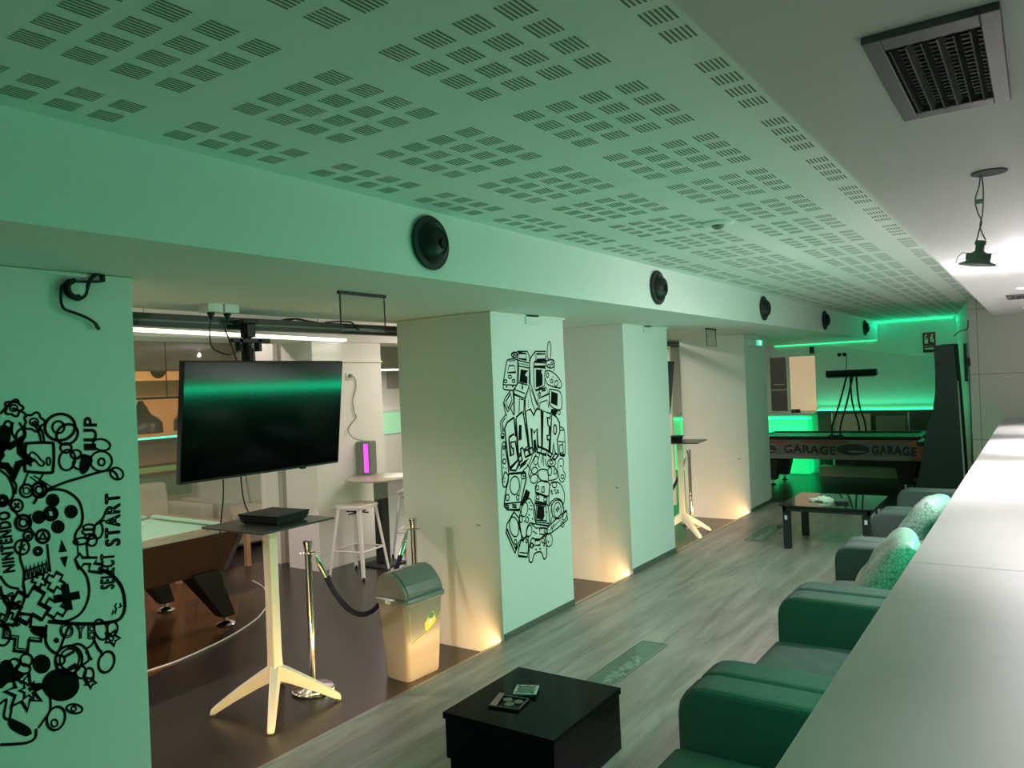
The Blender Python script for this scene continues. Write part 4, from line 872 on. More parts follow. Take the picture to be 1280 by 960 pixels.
def font_mesh(text, fill=True, fat=0.0):
    cu = bpy.data.curves.new('lettering', 'FONT'); cu.body = text; cu.offset = fat; cu.space_character = 1.0 + fat * 2.2; cu.size = 1.0; cu.resolution_u = 3
    cu.fill_mode = 'BOTH' if fill else 'NONE'
    o = bpy.data.objects.new('lettering', cu); COL.objects.link(o)
    dg = bpy.context.evaluated_depsgraph_get(); me = o.evaluated_get(dg).to_mesh()
    vs = [Vector(v.co) for v in me.vertices]; fs = [tuple(p.vertices) for p in me.polygons]; es = [tuple(e.vertices) for e in me.edges]
    o.evaluated_get(dg).to_mesh_clear(); bpy.data.objects.remove(o); bpy.data.curves.remove(cu)
    xs = [v.x for v in vs]; ys = [v.y for v in vs]; lo = Vector((min(xs), min(ys), 0)); dx = max(xs) - lo.x; dy = max(ys) - lo.y
    return [Vector(((v.x - lo.x) / dx, (v.y - lo.y) / dy, 0)) for v in vs], fs, es
vs, fs, es = font_mesh('GARAGE', True, 0.045)
m = MB()
for xa, wd in ((-0.72, 0.78), (0.56, 0.60)):
    m.add([(xa + v.x * wd, Y0 - 0.0075, 0.535 + v.y * 0.135 + 0.012 * math.sin(v.x * 5)) for v in vs], fs)
def oval(cx, cz, rx, rz): return [(cx + rx * math.cos(a), Y0 - 0.0070, cz + rz * math.sin(a)) for a in [2 * math.pi * q / 24 for q in range(24)]]
for cx, cz, rx, rz in ((-1.0, 0.60, 0.17, 0.075), (0.30, 0.61, 0.24, 0.085)): m.add(oval(cx, cz, rx, rz), [tuple(range(24))])
m.build('printed_lettering', mat('dark print', (0.02, 0.02, 0.025), 0.5), p2)
m = MB()
for cx, cz, rx, rz in ((-0.97, 0.575, 0.10, 0.012), (0.36, 0.58, 0.13, 0.012), (-0.62, 0.62, 0.06, 0.010)): m.add([(x, y - 0.001, z) for x, y, z in oval(cx, cz, rx, rz)], [tuple(range(24))])
m.build('printed_highlight', mat('pale print', (0.26, 0.26, 0.25), 0.5), p2)
MB().add([(-0.40, Y0 - 0.0065, 0.70), (0.0, Y0 - 0.0065, 0.685), (0.25, Y0 - 0.0065, 0.715), (0.2, Y0 - 0.0065, 0.745), (-0.5, Y0 - 0.0065, 0.75)], [(0, 1, 2, 3, 4)]).add([(-1.1, Y0 - 0.0065, 0.69), (-0.7, Y0 - 0.0065, 0.70), (-0.6, Y0 - 0.0065, 0.75), (-1.1, Y0 - 0.0065, 0.75)], [(0, 1, 2, 3)]).build('printed_splash', mat('dull red print', (0.22, 0.07, 0.05), 0.5), p2)
MB().lohi((0.30, Y0 - 0.0072, 0.728), (1.05, Y0 - 0.0045, 0.752)).build('printed_stripe', BROWN, p2)

lf = thing('table_lamp_frame', 'long black tube lamp on crossed legs standing over the far billiard table', 'lamp', (-2.45, 12.98, 0.72))
lz = 1.665 - 0.72
MB().cyl((-0.37, 0, lz), (0.37, 0, lz + 0.004), 0.055, n=24).build('lamp_tube', BLACK, lf, smooth=True)
MB().cyl((0.371, 0, lz), (0.385, 0, lz), 0.040, 0.034, n=20).build('end_cap', STEEL, lf, smooth=True)
m = MB()
for k in range(26): m.lohi((-0.35 + k * 0.027, -0.012, lz - 0.066), (-0.337 + k * 0.027, 0.012, lz - 0.05))
m.build('louvre_teeth', BLACK, lf)
for (xt, xb_, yb_) in ((-0.06, -0.225, -0.46), (0.03, -0.105, -0.46)):
    MB().tube(catmull([(xt, -0.02, lz - 0.03), (xt * 0.5 + xb_ * 0.5, -0.25, lz * 0.5), (xb_ + 0.005, -0.42, 0.16), (xb_, yb_, 0.0)], 8), 0.014, 8).build('leg', BLACK, lf, smooth=True)
for (xt, xb_, yb_) in ((-0.02, 0.0, 0.42), (0.07, 0.10, 0.42)):
    MB().tube(catmull([(xt, 0.02, lz - 0.03), (xt * 0.4 + xb_ * 0.6 - 0.03, 0.2, lz * 0.5), (xb_, 0.38, 0.16), (xb_ + 0.01, yb_, 0.0)], 8), 0.014, 8).build('leg', BLACK, lf, smooth=True)
MB().lohi((-0.27, -0.50, -0.005), (-0.06, -0.44, 0.012)).build('clamp', BLACK, lf); MB().lohi((-0.05, 0.38, -0.005), (0.16, 0.46, 0.006)).build('clamp', BLACK, lf)
cable('thin black cable from the end wall socket to the tube lamp', [(-2.78, 14.37, 1.98), (-2.72, 14.1, 1.85), (-2.62, 13.5, 1.75), (-2.55, 13.03, 1.70)], 0.007)
t = thing('socket_strip', 'white socket strip with two black plugs on the green end wall', 'socket', (-2.77, 14.4, 1.992))
MB().lohi((-0.17, -0.012, -0.04), (0.17, 0, 0.04)).build('plate', WHITEP, t, bevel=0.004)
for x, mm in ((-0.125, BLACK), (-0.04, BLACK), (0.045, WHITEP), (0.125, WHITEP)): MB().cyl((x, -0.012, 0), (x, -0.024, 0), 0.034, n=20).build('outlet', mm, t)

# green light lines on the end wall, dado, bench, bar, window
t = thing('cove_light', 'green light line where the end wall meets the ceiling and beam', 'light strip', (-1.7, 14.39, 2.5), group='green light lines')
MB().lohi((-0.59, -0.012, 0.0), (0.56, 0, 0.012)).lohi((-0.60, -0.012, -0.285), (-0.588, 0, 0.012)).lohi((-2.3, -0.012, -0.297), (-0.588, 0, -0.285)).build('diffuser', mat('green cove diffuser', (0.1, 0.9, 0.4), 0.4, emis=(0.02, 1.0, 0.30), estr=1.6), t)
t = thing('dado_light', 'bright green light line along the dark dado of the end wall', 'light strip', (-2.3, 14.365, 1.015), group='green light lines')
MB().lohi((-0.99, -0.006, 0.0), (1.1, 0.03, 0.02)).build('diffuser', LEDG, t)
struct('trim_5', MB().lohi((-3.29, 14.34, ZD), (-1.05, 14.4, 1.01)), DADO, 'dark dado panelling on the end wall')
bn2 = thing('wall_bench', 'long bench with steel posts under the green light line', 'bench', (-2.12, 14.15, ZD))
MB().lohi((-1.10, -0.16, 0), (1.15, 0.18, 0.17)).build('plinth', BEIGE, bn2)
MB().lohi((-1.10, -0.18, 0.36), (1.15, 0.18, 0.45)).build('seat', mat('dark green vinyl', (0.03, 0.06, 0.04), 0.4), bn2, bevel=0.015)
for x in (-0.88, 0.30, 0.78): MB().cyl((x, 0.0, 0.17), (x, 0.0, 1.08), 0.018, n=12).build('post', CHROME, bn2)
MB().lohi((-0.86, 0.02, 0.46), (-0.28, 0.05, 1.06)).build('back_panel', BEIGE, bn2, bevel=0.01)
MB().lohi((-0.20, 0.02, 0.46), (0.26, 0.05, 1.02)).build('back_panel', mat('grey green panel', (0.20, 0.21, 0.17), 0.5), bn2, bevel=0.01)
vb = thing('serving_bar', 'white-topped serving bar with a glowing green front beside the window', 'bar counter', (-4.2, 14.18, ZD))
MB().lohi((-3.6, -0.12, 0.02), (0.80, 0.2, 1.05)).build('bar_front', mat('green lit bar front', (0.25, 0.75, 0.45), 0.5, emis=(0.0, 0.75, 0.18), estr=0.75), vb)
MB().lohi((-3.65, -0.22, 1.05), (0.90, 0.21, 1.10)).build('bar_top', WHITEP, vb, bevel=0.005)
MB().lohi((-3.6, -0.15, 0.995), (0.86, -0.122, 1.012)).build('light_line', LEDG, vb)
t = thing('cue_chalk', 'small dark object on the white-topped serving bar', 'box', (-3.60, 14.10, ZD + 1.1005)); MB().lohi((-0.07, -0.04, 0), (0.07, 0.04, 0.06)).build('body', BLACKM, t, bevel=0.005); MB().lohi((-0.05, -0.042, 0.02), (0.0, -0.04, 0.05)).build('face', GREYP, t)
t = thing('paper_stack', 'pale folded paper on the serving bar', 'paper', (-3.78, 14.05, ZD + 1.1005)); MB().prism([(-0.09, -0.05, 0), (0.09, -0.05, 0), (0.05, -0.05, 0.035), (-0.04, -0.05, 0.03)], (0, 0.1, 0)).build('sheet', WHITEP, t)
wn = thing('window_1', 'pass-through window in the green end wall', 'window', (-3.75, 14.4, 1.5)); wn['kind'] = 'structure'
m = MB().lohi((-0.46, -0.03, 0.50), (0.47, 0, 0.54)).lohi((-0.40, -0.03, -0.48), (-0.35, 0, 0.50)).lohi((-0.06, -0.03, -0.48), (0.0, 0, 0.50)).lohi((0.445, -0.03, -0.48), (0.47, 0, 0.50))
m.build('window_frame', WHITEP, wn)
MB().lohi((-0.35, -0.012, -0.48), (-0.06, -0.002, 0.5)).build('dark_pane', mat('dim room behind glass', (0.09, 0.085, 0.075), 0.15), wn)
MB().lohi((-0.34, -0.016, -0.10), (-0.07, -0.013, -0.085)).lohi((-0.30, -0.016, 0.0), (-0.10, -0.013, 0.012)).build('shelf_line', STEEL, wn)
MB().lohi((0.0, -0.012, -0.48), (0.445, -0.004, 0.5)).build('blind', mat('peach roller blind', (0.85, 0.62, 0.45), 0.7, emis=(1.0, 0.66, 0.42), estr=0.30), wn)
q = ony(1016, 437, 14.38)
t = thing('wall_camera', 'small dark device fixed high on the end wall above the window', 'camera', (q.x, 14.4, q.z)); MB().lohi((-0.04, -0.10, -0.07), (0.02, 0, 0.05)).build('body', BLACKM, t, bevel=0.01); MB().lohi((0.03, -0.05, -0.09), (0.08, 0, -0.05)).build('junction_box', WHITEP, t)
cable('thin pale cable drooping across the green end wall', [ony(1040, 432, 14.385), ony(1080, 437, 14.385), ony(1120, 441, 14.385), ony(1165, 445, 14.385)], 0.006, m=WHITEP)

# fire point sign
a = ony(1153, 416, 14.385); b = ony(1170, 440, 14.385)
sg = thing('fire_sign', 'red and white fire equipment sign above the arcade cabinet', 'sign', ((a.x + b.x) / 2, 14.4, (a.z + b.z) / 2))
hx = (b.x - a.x) / 2; hz = (a.z - b.z) / 2
MB().lohi((-hx, -0.010, -hz * 0.35), (hx, 0, hz)).build('plate', RED, sg)
MB().lohi((-hx, -0.010, -hz), (hx, 0, -hz * 0.42)).build('lower_plate', mat('sign dark', (0.05, 0.01, 0.01), 0.5), sg)
def pict(c, parts):
    m = MB()
    for x, z, wx, wz in parts: m.lohi((c + (x - wx) * hx, -0.0125, (z - wz) * hz), (c + (x + wx) * hx, -0.0105, (z + wz) * hz))
    m.build('pictogram', WHITEP, sg)
pict(-0.45 * hx, [(0, 0.72, 0.14, 0.10), (0, 0.40, 0.24, 0.05), (0, 0.10, 0.26, 0.20), (-0.2, 0.50, 0.06, 0.14)])
pict(0.45 * hx, [(0.05, 0.75, 0.18, 0.06), (0.0, 0.48, 0.14, 0.16), (0.12, 0.15, 0.16, 0.16), (-0.2, 0.3, 0.06, 0.25)])
pict(0, [(0, -0.62, 0.75, 0.08)])

# arcade cabinet, seen from its side
acb = thing('arcade_cabinet', 'tall dark arcade cabinet against the right-hand wall', 'arcade cabinet', (-1.05, 11.05, ZD))
def ap(px, py): q = ony(px, py, 11.05); return (q.x + 1.05, 0, q.z - ZD)
prof = [ap(1167, 432), ap(1192, 430), ap(1200, 520), ap(1206, 610)]
bx = prof[-1][0]
prof += [(bx, 0, 0.0), (-0.36, 0, 0.0)] + [ap(1147, 600), ap(1152, 575), ap(1156, 548), ap(1160, 530), ap(1166, 512), ap(1169, 490), ap(1169, 465)]
prof[0:0] = []
MB().prism(prof, (0, 0.025, 0)).build('side_panel', CABINET, acb)
MB().prism([(x, 0.62, z) for x, y, z in prof], (0, 0.025, 0)).build('side_panel', CABINET, acb)
inn = [(x * 0.94 + 0.01, 0.026, z * 0.985 + 0.01) for x, y, z in prof]
MB().prism(inn, (0, 0.59, 0)).build('body', BLACKM, acb)
MB().lohi((-0.29, 0.0255, 0.80), (-0.22, 0.615, 0.86)).build('control_panel', BLACK, acb)
e0, e1 = Vector(ap(1196, 476)), Vector(ap(1206, 610))
MB().tube([e0 + Vector((0.012, -0.012, 0)), e1 + Vector((0.008, -0.012, 0))], 0.010, 8).build('edge_trim', mat('pale edge trim', (0.40, 0.55, 0.46), 0.35), acb)
MB().lohi((0.03, 0.03, ap(1192, 430)[2] - 0.01), (0.19, 0.4, ap(1192, 430)[2] + 0.004)).build('top_vent', BLACKM, acb)
a = ony(1206, 431, 10.985); b = ony(1210, 475, 10.985)
wt = thing('wall_screen', 'thin dark screen edge-on at the end of the pale panelled wall', 'screen', (-0.735, 10.97, (a.z + b.z) / 2))
MB().lohi((-0.03, -0.05, -0.235), (0.0, 0.02, 0.235)).build('casing', BLACK, wt, bevel=0.004); MB().lohi((-0.0335, -0.045, -0.225), (-0.0305, 0.015, 0.225)).build('screen', SCREEN, wt)
MB().lohi((0.0, -0.01, -0.05), (0.03, 0.02, 0.05)).build('bracket', BLACKM, wt)
cable('thin dark cable along the end wall above the arcade cabinet', [ony(1192, 420, 10.99), ony(1200, 414, 10.985), ony(1209, 411, 10.985), ony(1210, 400, 10.985)], 0.006)

# ------------------------------------------------------------------ painted line drawings on the pillars
class Doodle:
    """line art laid on the plane x = X; drawn in photo pixels through (scale, origin) of the crop it was measured in"""
    def __init__(s, X, wpx): s.m = MB(); s.X = X; s.w = wpx; s.S = 1.0; s.O = (0, 0)
    def frame(s, sc, ox, oy): s.S = sc; s.O = (ox, oy); return s
    def P(s, p): q = onx(s.O[0] + p[0] / s.S, s.O[1] + p[1] / s.S, s.X); return Vector((s.X, q.y, q.z))
    def line(s, pts, closed=False, smooth=False, w=1.0):
        if smooth:
            pp = [Vector((p[0], p[1], 0)) for p in pts]
            if closed: pp = pp[-1:] + pp + pp[:2]; pp = catmull(pp, 6)[6:-6]; closed = False
            else: pp = catmull(pp, 6)
            pts = [(p.x, p.y) for p in pp]
        Q = [s.P(p) for p in pts]; n = len(Q); hw = s.w * w / 2
        if n < 2: return s
        vs = []
        for i in range(n):
            if closed: a, b = Q[i - 1], Q[(i + 1) % n]
            else: a, b = Q[max(i - 1, 0)], Q[min(i + 1, n - 1)]
            t = (b - a); t = t.normalized() if t.length > 1e-9 else Vector((0, 1, 0))
            nn = Vector((0, -t.z, t.y))
            d1 = (Q[i] - (Q[i - 1] if (i or closed) else Q[i])); k = 1.0
            if d1.length > 1e-9: k = 1 / max(0.55, abs(d1.normalized().dot(t)))
            vs += [Q[i] + nn * hw * k, Q[i] - nn * hw * k]
        fs = [(2 * i, 2 * i + 1, 2 * ((i + 1) % n) + 1, 2 * ((i + 1) % n)) for i in range(n if closed else n - 1)]
        s.m.add(vs, fs); return s
    def fill(s, pts, smooth=False):
        if smooth:
            pp = [Vector((p[0], p[1], 0)) for p in pts]; pp = pp[-1:] + pp + pp[:2]; pts = [(p.x, p.y) for p in catmull(pp, 5)[5:-6]]
        s.m.add([s.P(p) for p in pts], [tuple(range(len(pts)))]); return s
    def ell(s, cx, cy, rx, ry=None, rot=0, fill=False, w=1.0, n=28, a0=0, a1=360):
        ry = ry or rx; c, q = math.cos(R(rot)), math.sin(R(rot)); pts = []
        for k in range(n + (0 if a1 - a0 == 360 else 1)):
            a = R(a0 + (a1 - a0) * k / n); x, y = rx * math.cos(a), ry * math.sin(a); pts.append((cx + x * c - y * q, cy + x * q + y * c))
        return s.fill(pts) if fill else s.line(pts, closed=(a1 - a0 == 360), w=w)
    def plus(s, cx, cy, L, t, rot=0, fill=False, w=1.0):
        c, q = math.cos(R(rot)), math.sin(R(rot))
        p = [(-t, -L), (t, -L), (t, -t), (L, -t), (L, t), (t, t), (t, L), (-t, L), (-t, t), (-L, t), (-L, -t), (-t, -t)]
        p = [(cx + x * c - y * q, cy + x * q + y * c) for x, y in p]
        return s.fill([]) if False else (s._plusfill(cx, cy, L, t, c, q) if fill else s.line(p, closed=True, w=w))
    def _plusfill(s, cx, cy, L, t, c, q):
        for rect in ([(-L, -t), (L, -t), (L, t), (-L, t)], [(-t, -L), (t, -L), (t, -t), (-t, -t)], [(-t, t), (t, t), (t, L), (-t, L)]):
            s.m.add([s.P((cx + x * c - y * q, cy + x * q + y * c)) for x, y in rect], [(0, 1, 2, 3)])
        return s
    def star(s, cx, cy, r, ri, n=5, rot=-90, w=1.0, fill=False):
        p = [(cx + (r if k % 2 == 0 else ri) * math.cos(R(rot + 180 / n * k)), cy + (r if k % 2 == 0 else ri) * math.sin(R(rot + 180 / n * k))) for k in range(2 * n)]
        return s.fill(p) if fill else s.line(p, closed=True, w=w)
    def text(s, tx, o, bx, ux, fill=False, w=0.8):
        """o: pixel of the lower left corner of the word, bx: baseline vector, ux: up vector (crop pixels)"""
        vs, fs, es = font_mesh(tx, fill, 0.035 if fill else 0.055)
        f = lambda v: (o[0] + bx[0] * v.x + ux[0] * v.y, o[1] + bx[1] * v.x + ux[1] * v.y)
        if fill: s.m.add([s.P(f(v)) for v in vs], fs)
        else:
            for a, b in es: s.line([f(vs[a]), f(vs[b])], w=w)
        return s
    def done(s, name, label):
        o = s.m.build(name, INK); tag(o, label, 'mural')
        if o.data.polygons and sum(p.normal.x * p.area for p in o.data.polygons) < 0: o.data.flip_normals()
        return o

d = Doodle(XP + 0.0015, 0.0085).frame(2.0, 0, 480)
# big game pad
d.line([(118, 264), (160, 247), (205, 233), (250, 220), (275, 216), (290, 224), (296, 240)], smooth=True, w=1.2)
d.line([(262, 340), (240, 352), (236, 366)], smooth=True)
d.line([(246, 460), (282, 480), (304, 508), (312, 545), (308, 575), (290, 592), (240, 599), (180, 599), (120, 594)], smooth=True, w=1.6)
d.line([(84, 300), (98, 280), (130, 264), (165, 268), (195, 290), (206, 322), (204, 350), (190, 372), (188, 388), (196, 398)], smooth=True, w=1.2)
d.line([(76, 325), (72, 345), (78, 365), (92, 382)], smooth=True)
d.line([(200, 458), (216, 480), (223, 512), (218, 545), (200, 575), (165, 593), (130, 590)], smooth=True, w=1.2)
d.line([(118, 400), (122, 440), (126, 470)], smooth=True)
for x, y in ((132, 291), (178, 319), (97, 333), (145, 357)): d.ell(x, y, 17, fill=True)
d.ell(127, 324, 17).ell(127, 324, 13.5, w=0.7); d.line([(119, 317), (134, 315), (136, 331), (121, 333)], closed=True)
d.fill([(154, 388), (147, 421), (168, 419)]).fill([(150, 433), (170, 430), (163, 460)])
d.plus(167, 533, 33, 10, -10, fill=True)
d.plus(138, 495, 23, 9, 28).plus(140, 558, 26, 10, 32).plus(98, 492, 17, 7, 15).plus(76, 553, 44, 16, 30, w=1.2).plus(72, 556, 44, 16, 30, w=0.5).plus(57, 622, 47, 17, 6, w=1.2).plus(62, 618, 44, 14, 6, w=0.5).plus(18, 590, 20, 8, 25)
# buttons
for x, y, r in ((58, 347, 20), (98, 265, 19), (6, 292, 14)): d.ell(x, y, r).ell(x, y, r - 3.5, w=0.5).ell(x, y, r * 0.5)
d.ell(42, 304, 15); d.plus(42, 304, 9, 3, 42, fill=True); d.ell(66, 267, 16).ell(66, 267, 8, w=0.6)
d.ell(107, 381, 17).ell(107, 381, 14, w=0.5).line([(107, 371), (98, 387), (116, 388)], closed=True)
d.ell(55, 408, 18); d.text('A', (63, 416), (0, -16), (-17, 0), w=0.4); d.ell(70, 380, 11).text('B', (75, 386), (0, -10), (-9, 0), w=0.35); d.ell(95, 418, 10).ell(95, 418, 5, w=0.7)
# question-mark box
d.line([(72, 148), (125, 147), (134, 156), (133, 212), (124, 222), (70, 219), (62, 210), (64, 156)], closed=True, smooth=True, w=1.3); d.text('?', (126, 206), (0, -36), (-56, 0), w=0.8)
# outlined star with contour lines
for k, (r, w_) in enumerate(((36, 1.2), (44, 0.6), (50, 0.6), (57, 1.2))): d.star(28, 182, r, r * 0.55, 5, -62, w=w_)
# joystick, leaves and buds
d.ell(150, 108, 38, 33, -10, w=1.3).ell(146, 108, 15).ell(168, 126, 28, 24, -35, w=1.2)
d.line([(30, 60), (60, 72), (66, 84)], smooth=True).line([(80, 95), (96, 118), (104, 148)], smooth=True).line([(86, 92), (104, 116), (112, 148)], smooth=True)
for cx, cy, r in ((34, 60, 21), (85, 95, 24)):
    pts = [(cx + r * (1 + 0.16 * math.cos(5 * a)) * math.cos(a), cy + r * (1 + 0.16 * math.cos(5 * a)) * math.sin(a) * 0.9) for a in [2 * math.pi * q / 40 for q in range(40)]]
    d.line(pts, closed=True).ell(cx, cy, r * 0.45, r * 0.38, w=0.8)
d.line([(0, 75), (16, 58), (30, 46), (46, 47)], smooth=True).line([(32, 95), (30, 120), (42, 140), (56, 138), (60, 120), (48, 96)], smooth=True).ell(20, 102, 9).ell(52, 128, 11, 16, 20)
d.fill([(0, 106), (26, 112), (24, 150), (10, 170), (0, 172)], smooth=True)
d.ell(168, 190, 20, 26, 12).ell(190, 176, 13, 11).ell(165, 160, 14, 12).ell(206, 196, 24, 16, -20).ell(253, 193, 27, 25).ell(254, 195, 8, 9).ell(254, 152, 22, 14, 12).ell(292, 224, 17, 14, 30)
d.fill([(206, 176), (226, 186), (222, 214), (206, 226), (198, 212)], smooth=True)
d.line([(70, 222), (55, 262)], w=0.8).line([(108, 225), (95, 248)], w=0.8).line([(75, 232), (118, 262)], w=0.6).line([(84, 229), (130, 258)], w=0.6)
d.line([(0, 215), (22, 235), (34, 268), (26, 292), (0, 296)], smooth=True).line([(24, 232), (40, 252), (38, 276)], smooth=True)
# pointing hand
for x, y, rx, ry, rot in ((222, 358, 14, 7, -5), (221, 370, 15, 7, 0), (226, 381, 13, 6, 0), (203, 393, 19, 8, -8), (246, 366, 11, 20, 5), (230, 392, 12, 13, 20)): d.ell(x, y, rx, ry, rot)
d.line([(216, 398), (220, 434)]).line([(194, 402), (196, 430)], w=0.7).line([(246, 346), (258, 334), (264, 318)], smooth=True)
# lightning bolt
d.line([(188, 438), (200, 424), (206, 434), (244, 434), (236, 448), (256, 452), (254, 472), (222, 468), (226, 450), (210, 450), (198, 462)], closed=True, w=1.1)
# lettering, written upwards
d.text('1', (240, 166), (0, -17), (-30, 0), fill=True).text('UP', (243, 144), (0, -62), (-34, 0), fill=True)
d.text('START', (300, 402), (0, -130), (-36, 4), w=0.8); d.text('SELECT', (286, 510), (0, -86), (-34, 3), w=0.65); d.text('NINTENDO', (38, 468), (-14, -150), (-30, 4), w=0.6)
d.line([(0, 300), (8, 296), (22, 300), (54, 340)], smooth=True).line([(56, 390), (50, 430), (60, 470), (58, 500)], smooth=True).line([(0, 480), (20, 505), (48, 512)], smooth=True)
d.line([(280, 578), (284, 566), (288, 574), (291, 562), (287, 555), (292, 548)], w=0.7).line([(296, 560), (303, 556), (300, 548)], w=0.7)
d.line([(0, 505), (10, 540), (28, 560), (52, 556), (62, 530), (58, 500)], smooth=True, w=1.2).text('N', (52, 545), (-22, -24), (-20, 12), w=0.7)
d.ell(0, 566, 24, 38, 12).ell(0, 566, 18, 30, 12, w=0.6).ell(6, 628, 20, 26).line([(60, 470), (118, 448)], w=0.8).line([(60, 490), (120, 470)], w=0.8)
for k in range(6): d.line([(62 + k * 10, 486 - 3 * k), (66 + k * 10, 455 - 3 * k), (70 + k * 10, 484 - 3 * k)], w=0.8)
# lower cluster: pad arm, bomb with burst, stars
d.line([(116, 602), (114, 640), (124, 662), (144, 672), (158, 640), (172, 606)], smooth=True, w=1.2).ell(141, 641, 7, fill=True)
d.text('OYE', (150, 634), (88, 4), (0, -36), w=0.6); d.line([(236, 602), (234, 645), (216, 662)], smooth=True).ell(252, 614, 16, 26, -18).ell(281, 612, 13, 18, 10).star(280, 635, 20, 11, 5, -70).ell(278, 636, 6, w=0.8)
d.line([(168, 658), (196, 650), (216, 664), (222, 690), (200, 705)], smooth=True, w=1.1).ell(172, 690, 33, 36, 25, w=1.2).ell(174, 688, 24, 27, 25, w=0.9)
d.line([(162, 682), (186, 668)], w=1.4).line([(170, 712), (190, 700)], w=1.4).line([(214, 668), (230, 690)]).line([(240, 650), (258, 680)])
d.ell(266, 695, 19, 27, 20, w=1.2).ell(202, 720, 13, 16).ell(222, 728, 12, 18, 10).star(226, 745, 15, 8, 5, -60).line([(236, 640), (246, 664), (256, 668)], smooth=True)
d.ell(152, 752, 47, 41, fill=True); d.ell(152, 752, 40, 35, w=-0.0 + 0.01)
d.line([(112, 757), (82, 760), (72, 766)], smooth=True, w=2.0)
d.star(60, 770, 48, 24, 7, -75, w=1.2).star(72, 766, 24, 12, 6, -60, w=0.9)
d.ell(104, 700, 23, 24, fill=True); d.ell(66, 690, 15).ell(36, 700, 13).ell(58, 712, 18, 12, 8).fill([(0, 700), (24, 690), (40, 716), (62, 726), (44, 742), (20, 748), (0, 760)], smooth=True).fill([(76, 612), (110, 606), (118, 634), (100, 632), (84, 626)], smooth=True)
d.star(84, 618, 0.1, 0.1)
d.line([(0, 800), (16, 790), (10, 830), (24, 836), (30, 800)], smooth=True).line([(124, 770), (126, 812), (110, 840), (96, 860)], smooth=True)
d.fill([(20, 840), (30, 836), (70, 856), (80, 872), (74, 878), (60, 880), (26, 862)], smooth=True)
d.line([(90, 862), (88, 884), (70, 896), (40, 900), (0, 902)], smooth=True, w=1.2).ell(140, 836, 22, 30, 18, w=1.1).ell(136, 848, 8, 9, w=0.8).ell(186, 812, 20, 11, 8).ell(184, 812, 6, w=0.8).ell(150, 690, 12)
# part of the drawing that runs on towards the near edge of the pillar
d.ell(-40, 160, 34).ell(-40, 160, 24, w=0.6).ell(-60, 300, 40, 60, 10, w=1.2).plus(-50, 430, 36, 13, 20).star(-50, 560, 44, 22, 5, -80).ell(-40, 690, 36, w=1.2).line([(-20, 900), (-60, 890), (-80, 860), (-84, 800)], smooth=True).ell(-50, 790, 24, 32, 10)
d.done('controller_mural', 'black line mural of a game pad, buttons and stars on the near pillar')

g = Doodle(XP + 0.0015, 0.0092)
g.frame(9.6, 615, 420)
# two arcade machines at the top
g.line([(300, 185), (425, 185), (452, 250), (452, 360), (445, 600), (400, 750), (398, 950)], w=1.1).line([(318, 205), (412, 210), (412, 285), (318, 270)], closed=True, w=1.1).line([(300, 190), (305, 290), (320, 330), (318, 560), (262, 640), (268, 700), (390, 750), (445, 610)]).line([(310, 290), (445, 325)]).line([(322, 360), (448, 385)]).line([(330, 330), (440, 352)], w=0.6)
g.fill([(345, 400), (440, 415), (412, 440), (396, 470), (425, 490), (425, 575), (330, 550)]).line([(322, 560), (430, 590)]).line([(365, 505), (365, 640)], w=1.2).ell(365, 620, 10, 22, fill=True).line([(268, 640), (395, 690)])
g.line([(268, 705), (268, 950)]).line([(330, 740), (325, 930)]).line([(340, 755), (390, 770), (380, 950)]).line([(262, 640), (262, 950)], w=0.7)
g.line([(520, 185), (645, 185), (650, 300), (525, 295), (515, 190), (465, 260), (452, 330), (460, 560), (530, 780), (560, 850)], w=1.1).line([(535, 215), (640, 215), (640, 280), (535, 280)], closed=True).line([(510, 300), (500, 360), (505, 600), (520, 650)]).line([(510, 310), (648, 325), (640, 365), (508, 360)], closed=True, w=1.0)
g.fill([(528, 400), (610, 405), (590, 430), (608, 470), (606, 590), (528, 620)]).line([(505, 375), (640, 385), (630, 600), (520, 650)]).line([(520, 655), (650, 620), (690, 690), (560, 750)], closed=True).line([(570, 600), (570, 700)]).ell(570, 700, 14, 22).ell(610, 655, 9).ell(632, 650, 9).ell(600, 635, 7)
g.line([(450, 620), (480, 800), (520, 900), (500, 950)]).line([(470, 640), (540, 830)], w=0.7).line([(550, 760), (555, 880)]).line([(575, 800), (660, 770), (680, 860), (690, 720)]).line([(575, 800), (570, 880)])
for y in (775, 800, 825, 850): g.ell(436, y, 6, fill=True)
# handheld at upper left, pads at right
g.line([(195, 285), (290, 280), (310, 340), (300, 560), (285, 610), (255, 650), (150, 640), (135, 600), (145, 500), (170, 340)], closed=True, smooth=True, w=1.1).line([(205, 355), (265, 355), (285, 435), (185, 440)], closed=True).line([(200, 300), (280, 295)], w=0.7).ell(215, 490, 20, 18).ell(162, 543, 17, 18).ell(260, 540, 17, 18).line([(140, 585), (300, 590)]).ell(175, 610, 11, fill=True).ell(250, 605, 11, fill=True)
g.ell(270, 225, 38, 32).ell(250, 230, 16).ell(285, 215, 16)
g.ell(686, 178, 23, 112, 1, w=1.0).ell(700, 335, 52, 50).ell(682, 360, 18).ell(720, 330, 14).line([(650, 300), (740, 290), (745, 420)], smooth=True)
g.line([(640, 430), (700, 420), (780, 480), (830, 560), (825, 620), (780, 620), (710, 600), (660, 570), (635, 500)], closed=True, smooth=True, w=1.1).ell(668, 470, 13, 28, 8).ell(715, 540, 16, 20).ell(730, 490, 8, fill=True).ell(770, 570, 20, 36, 15)
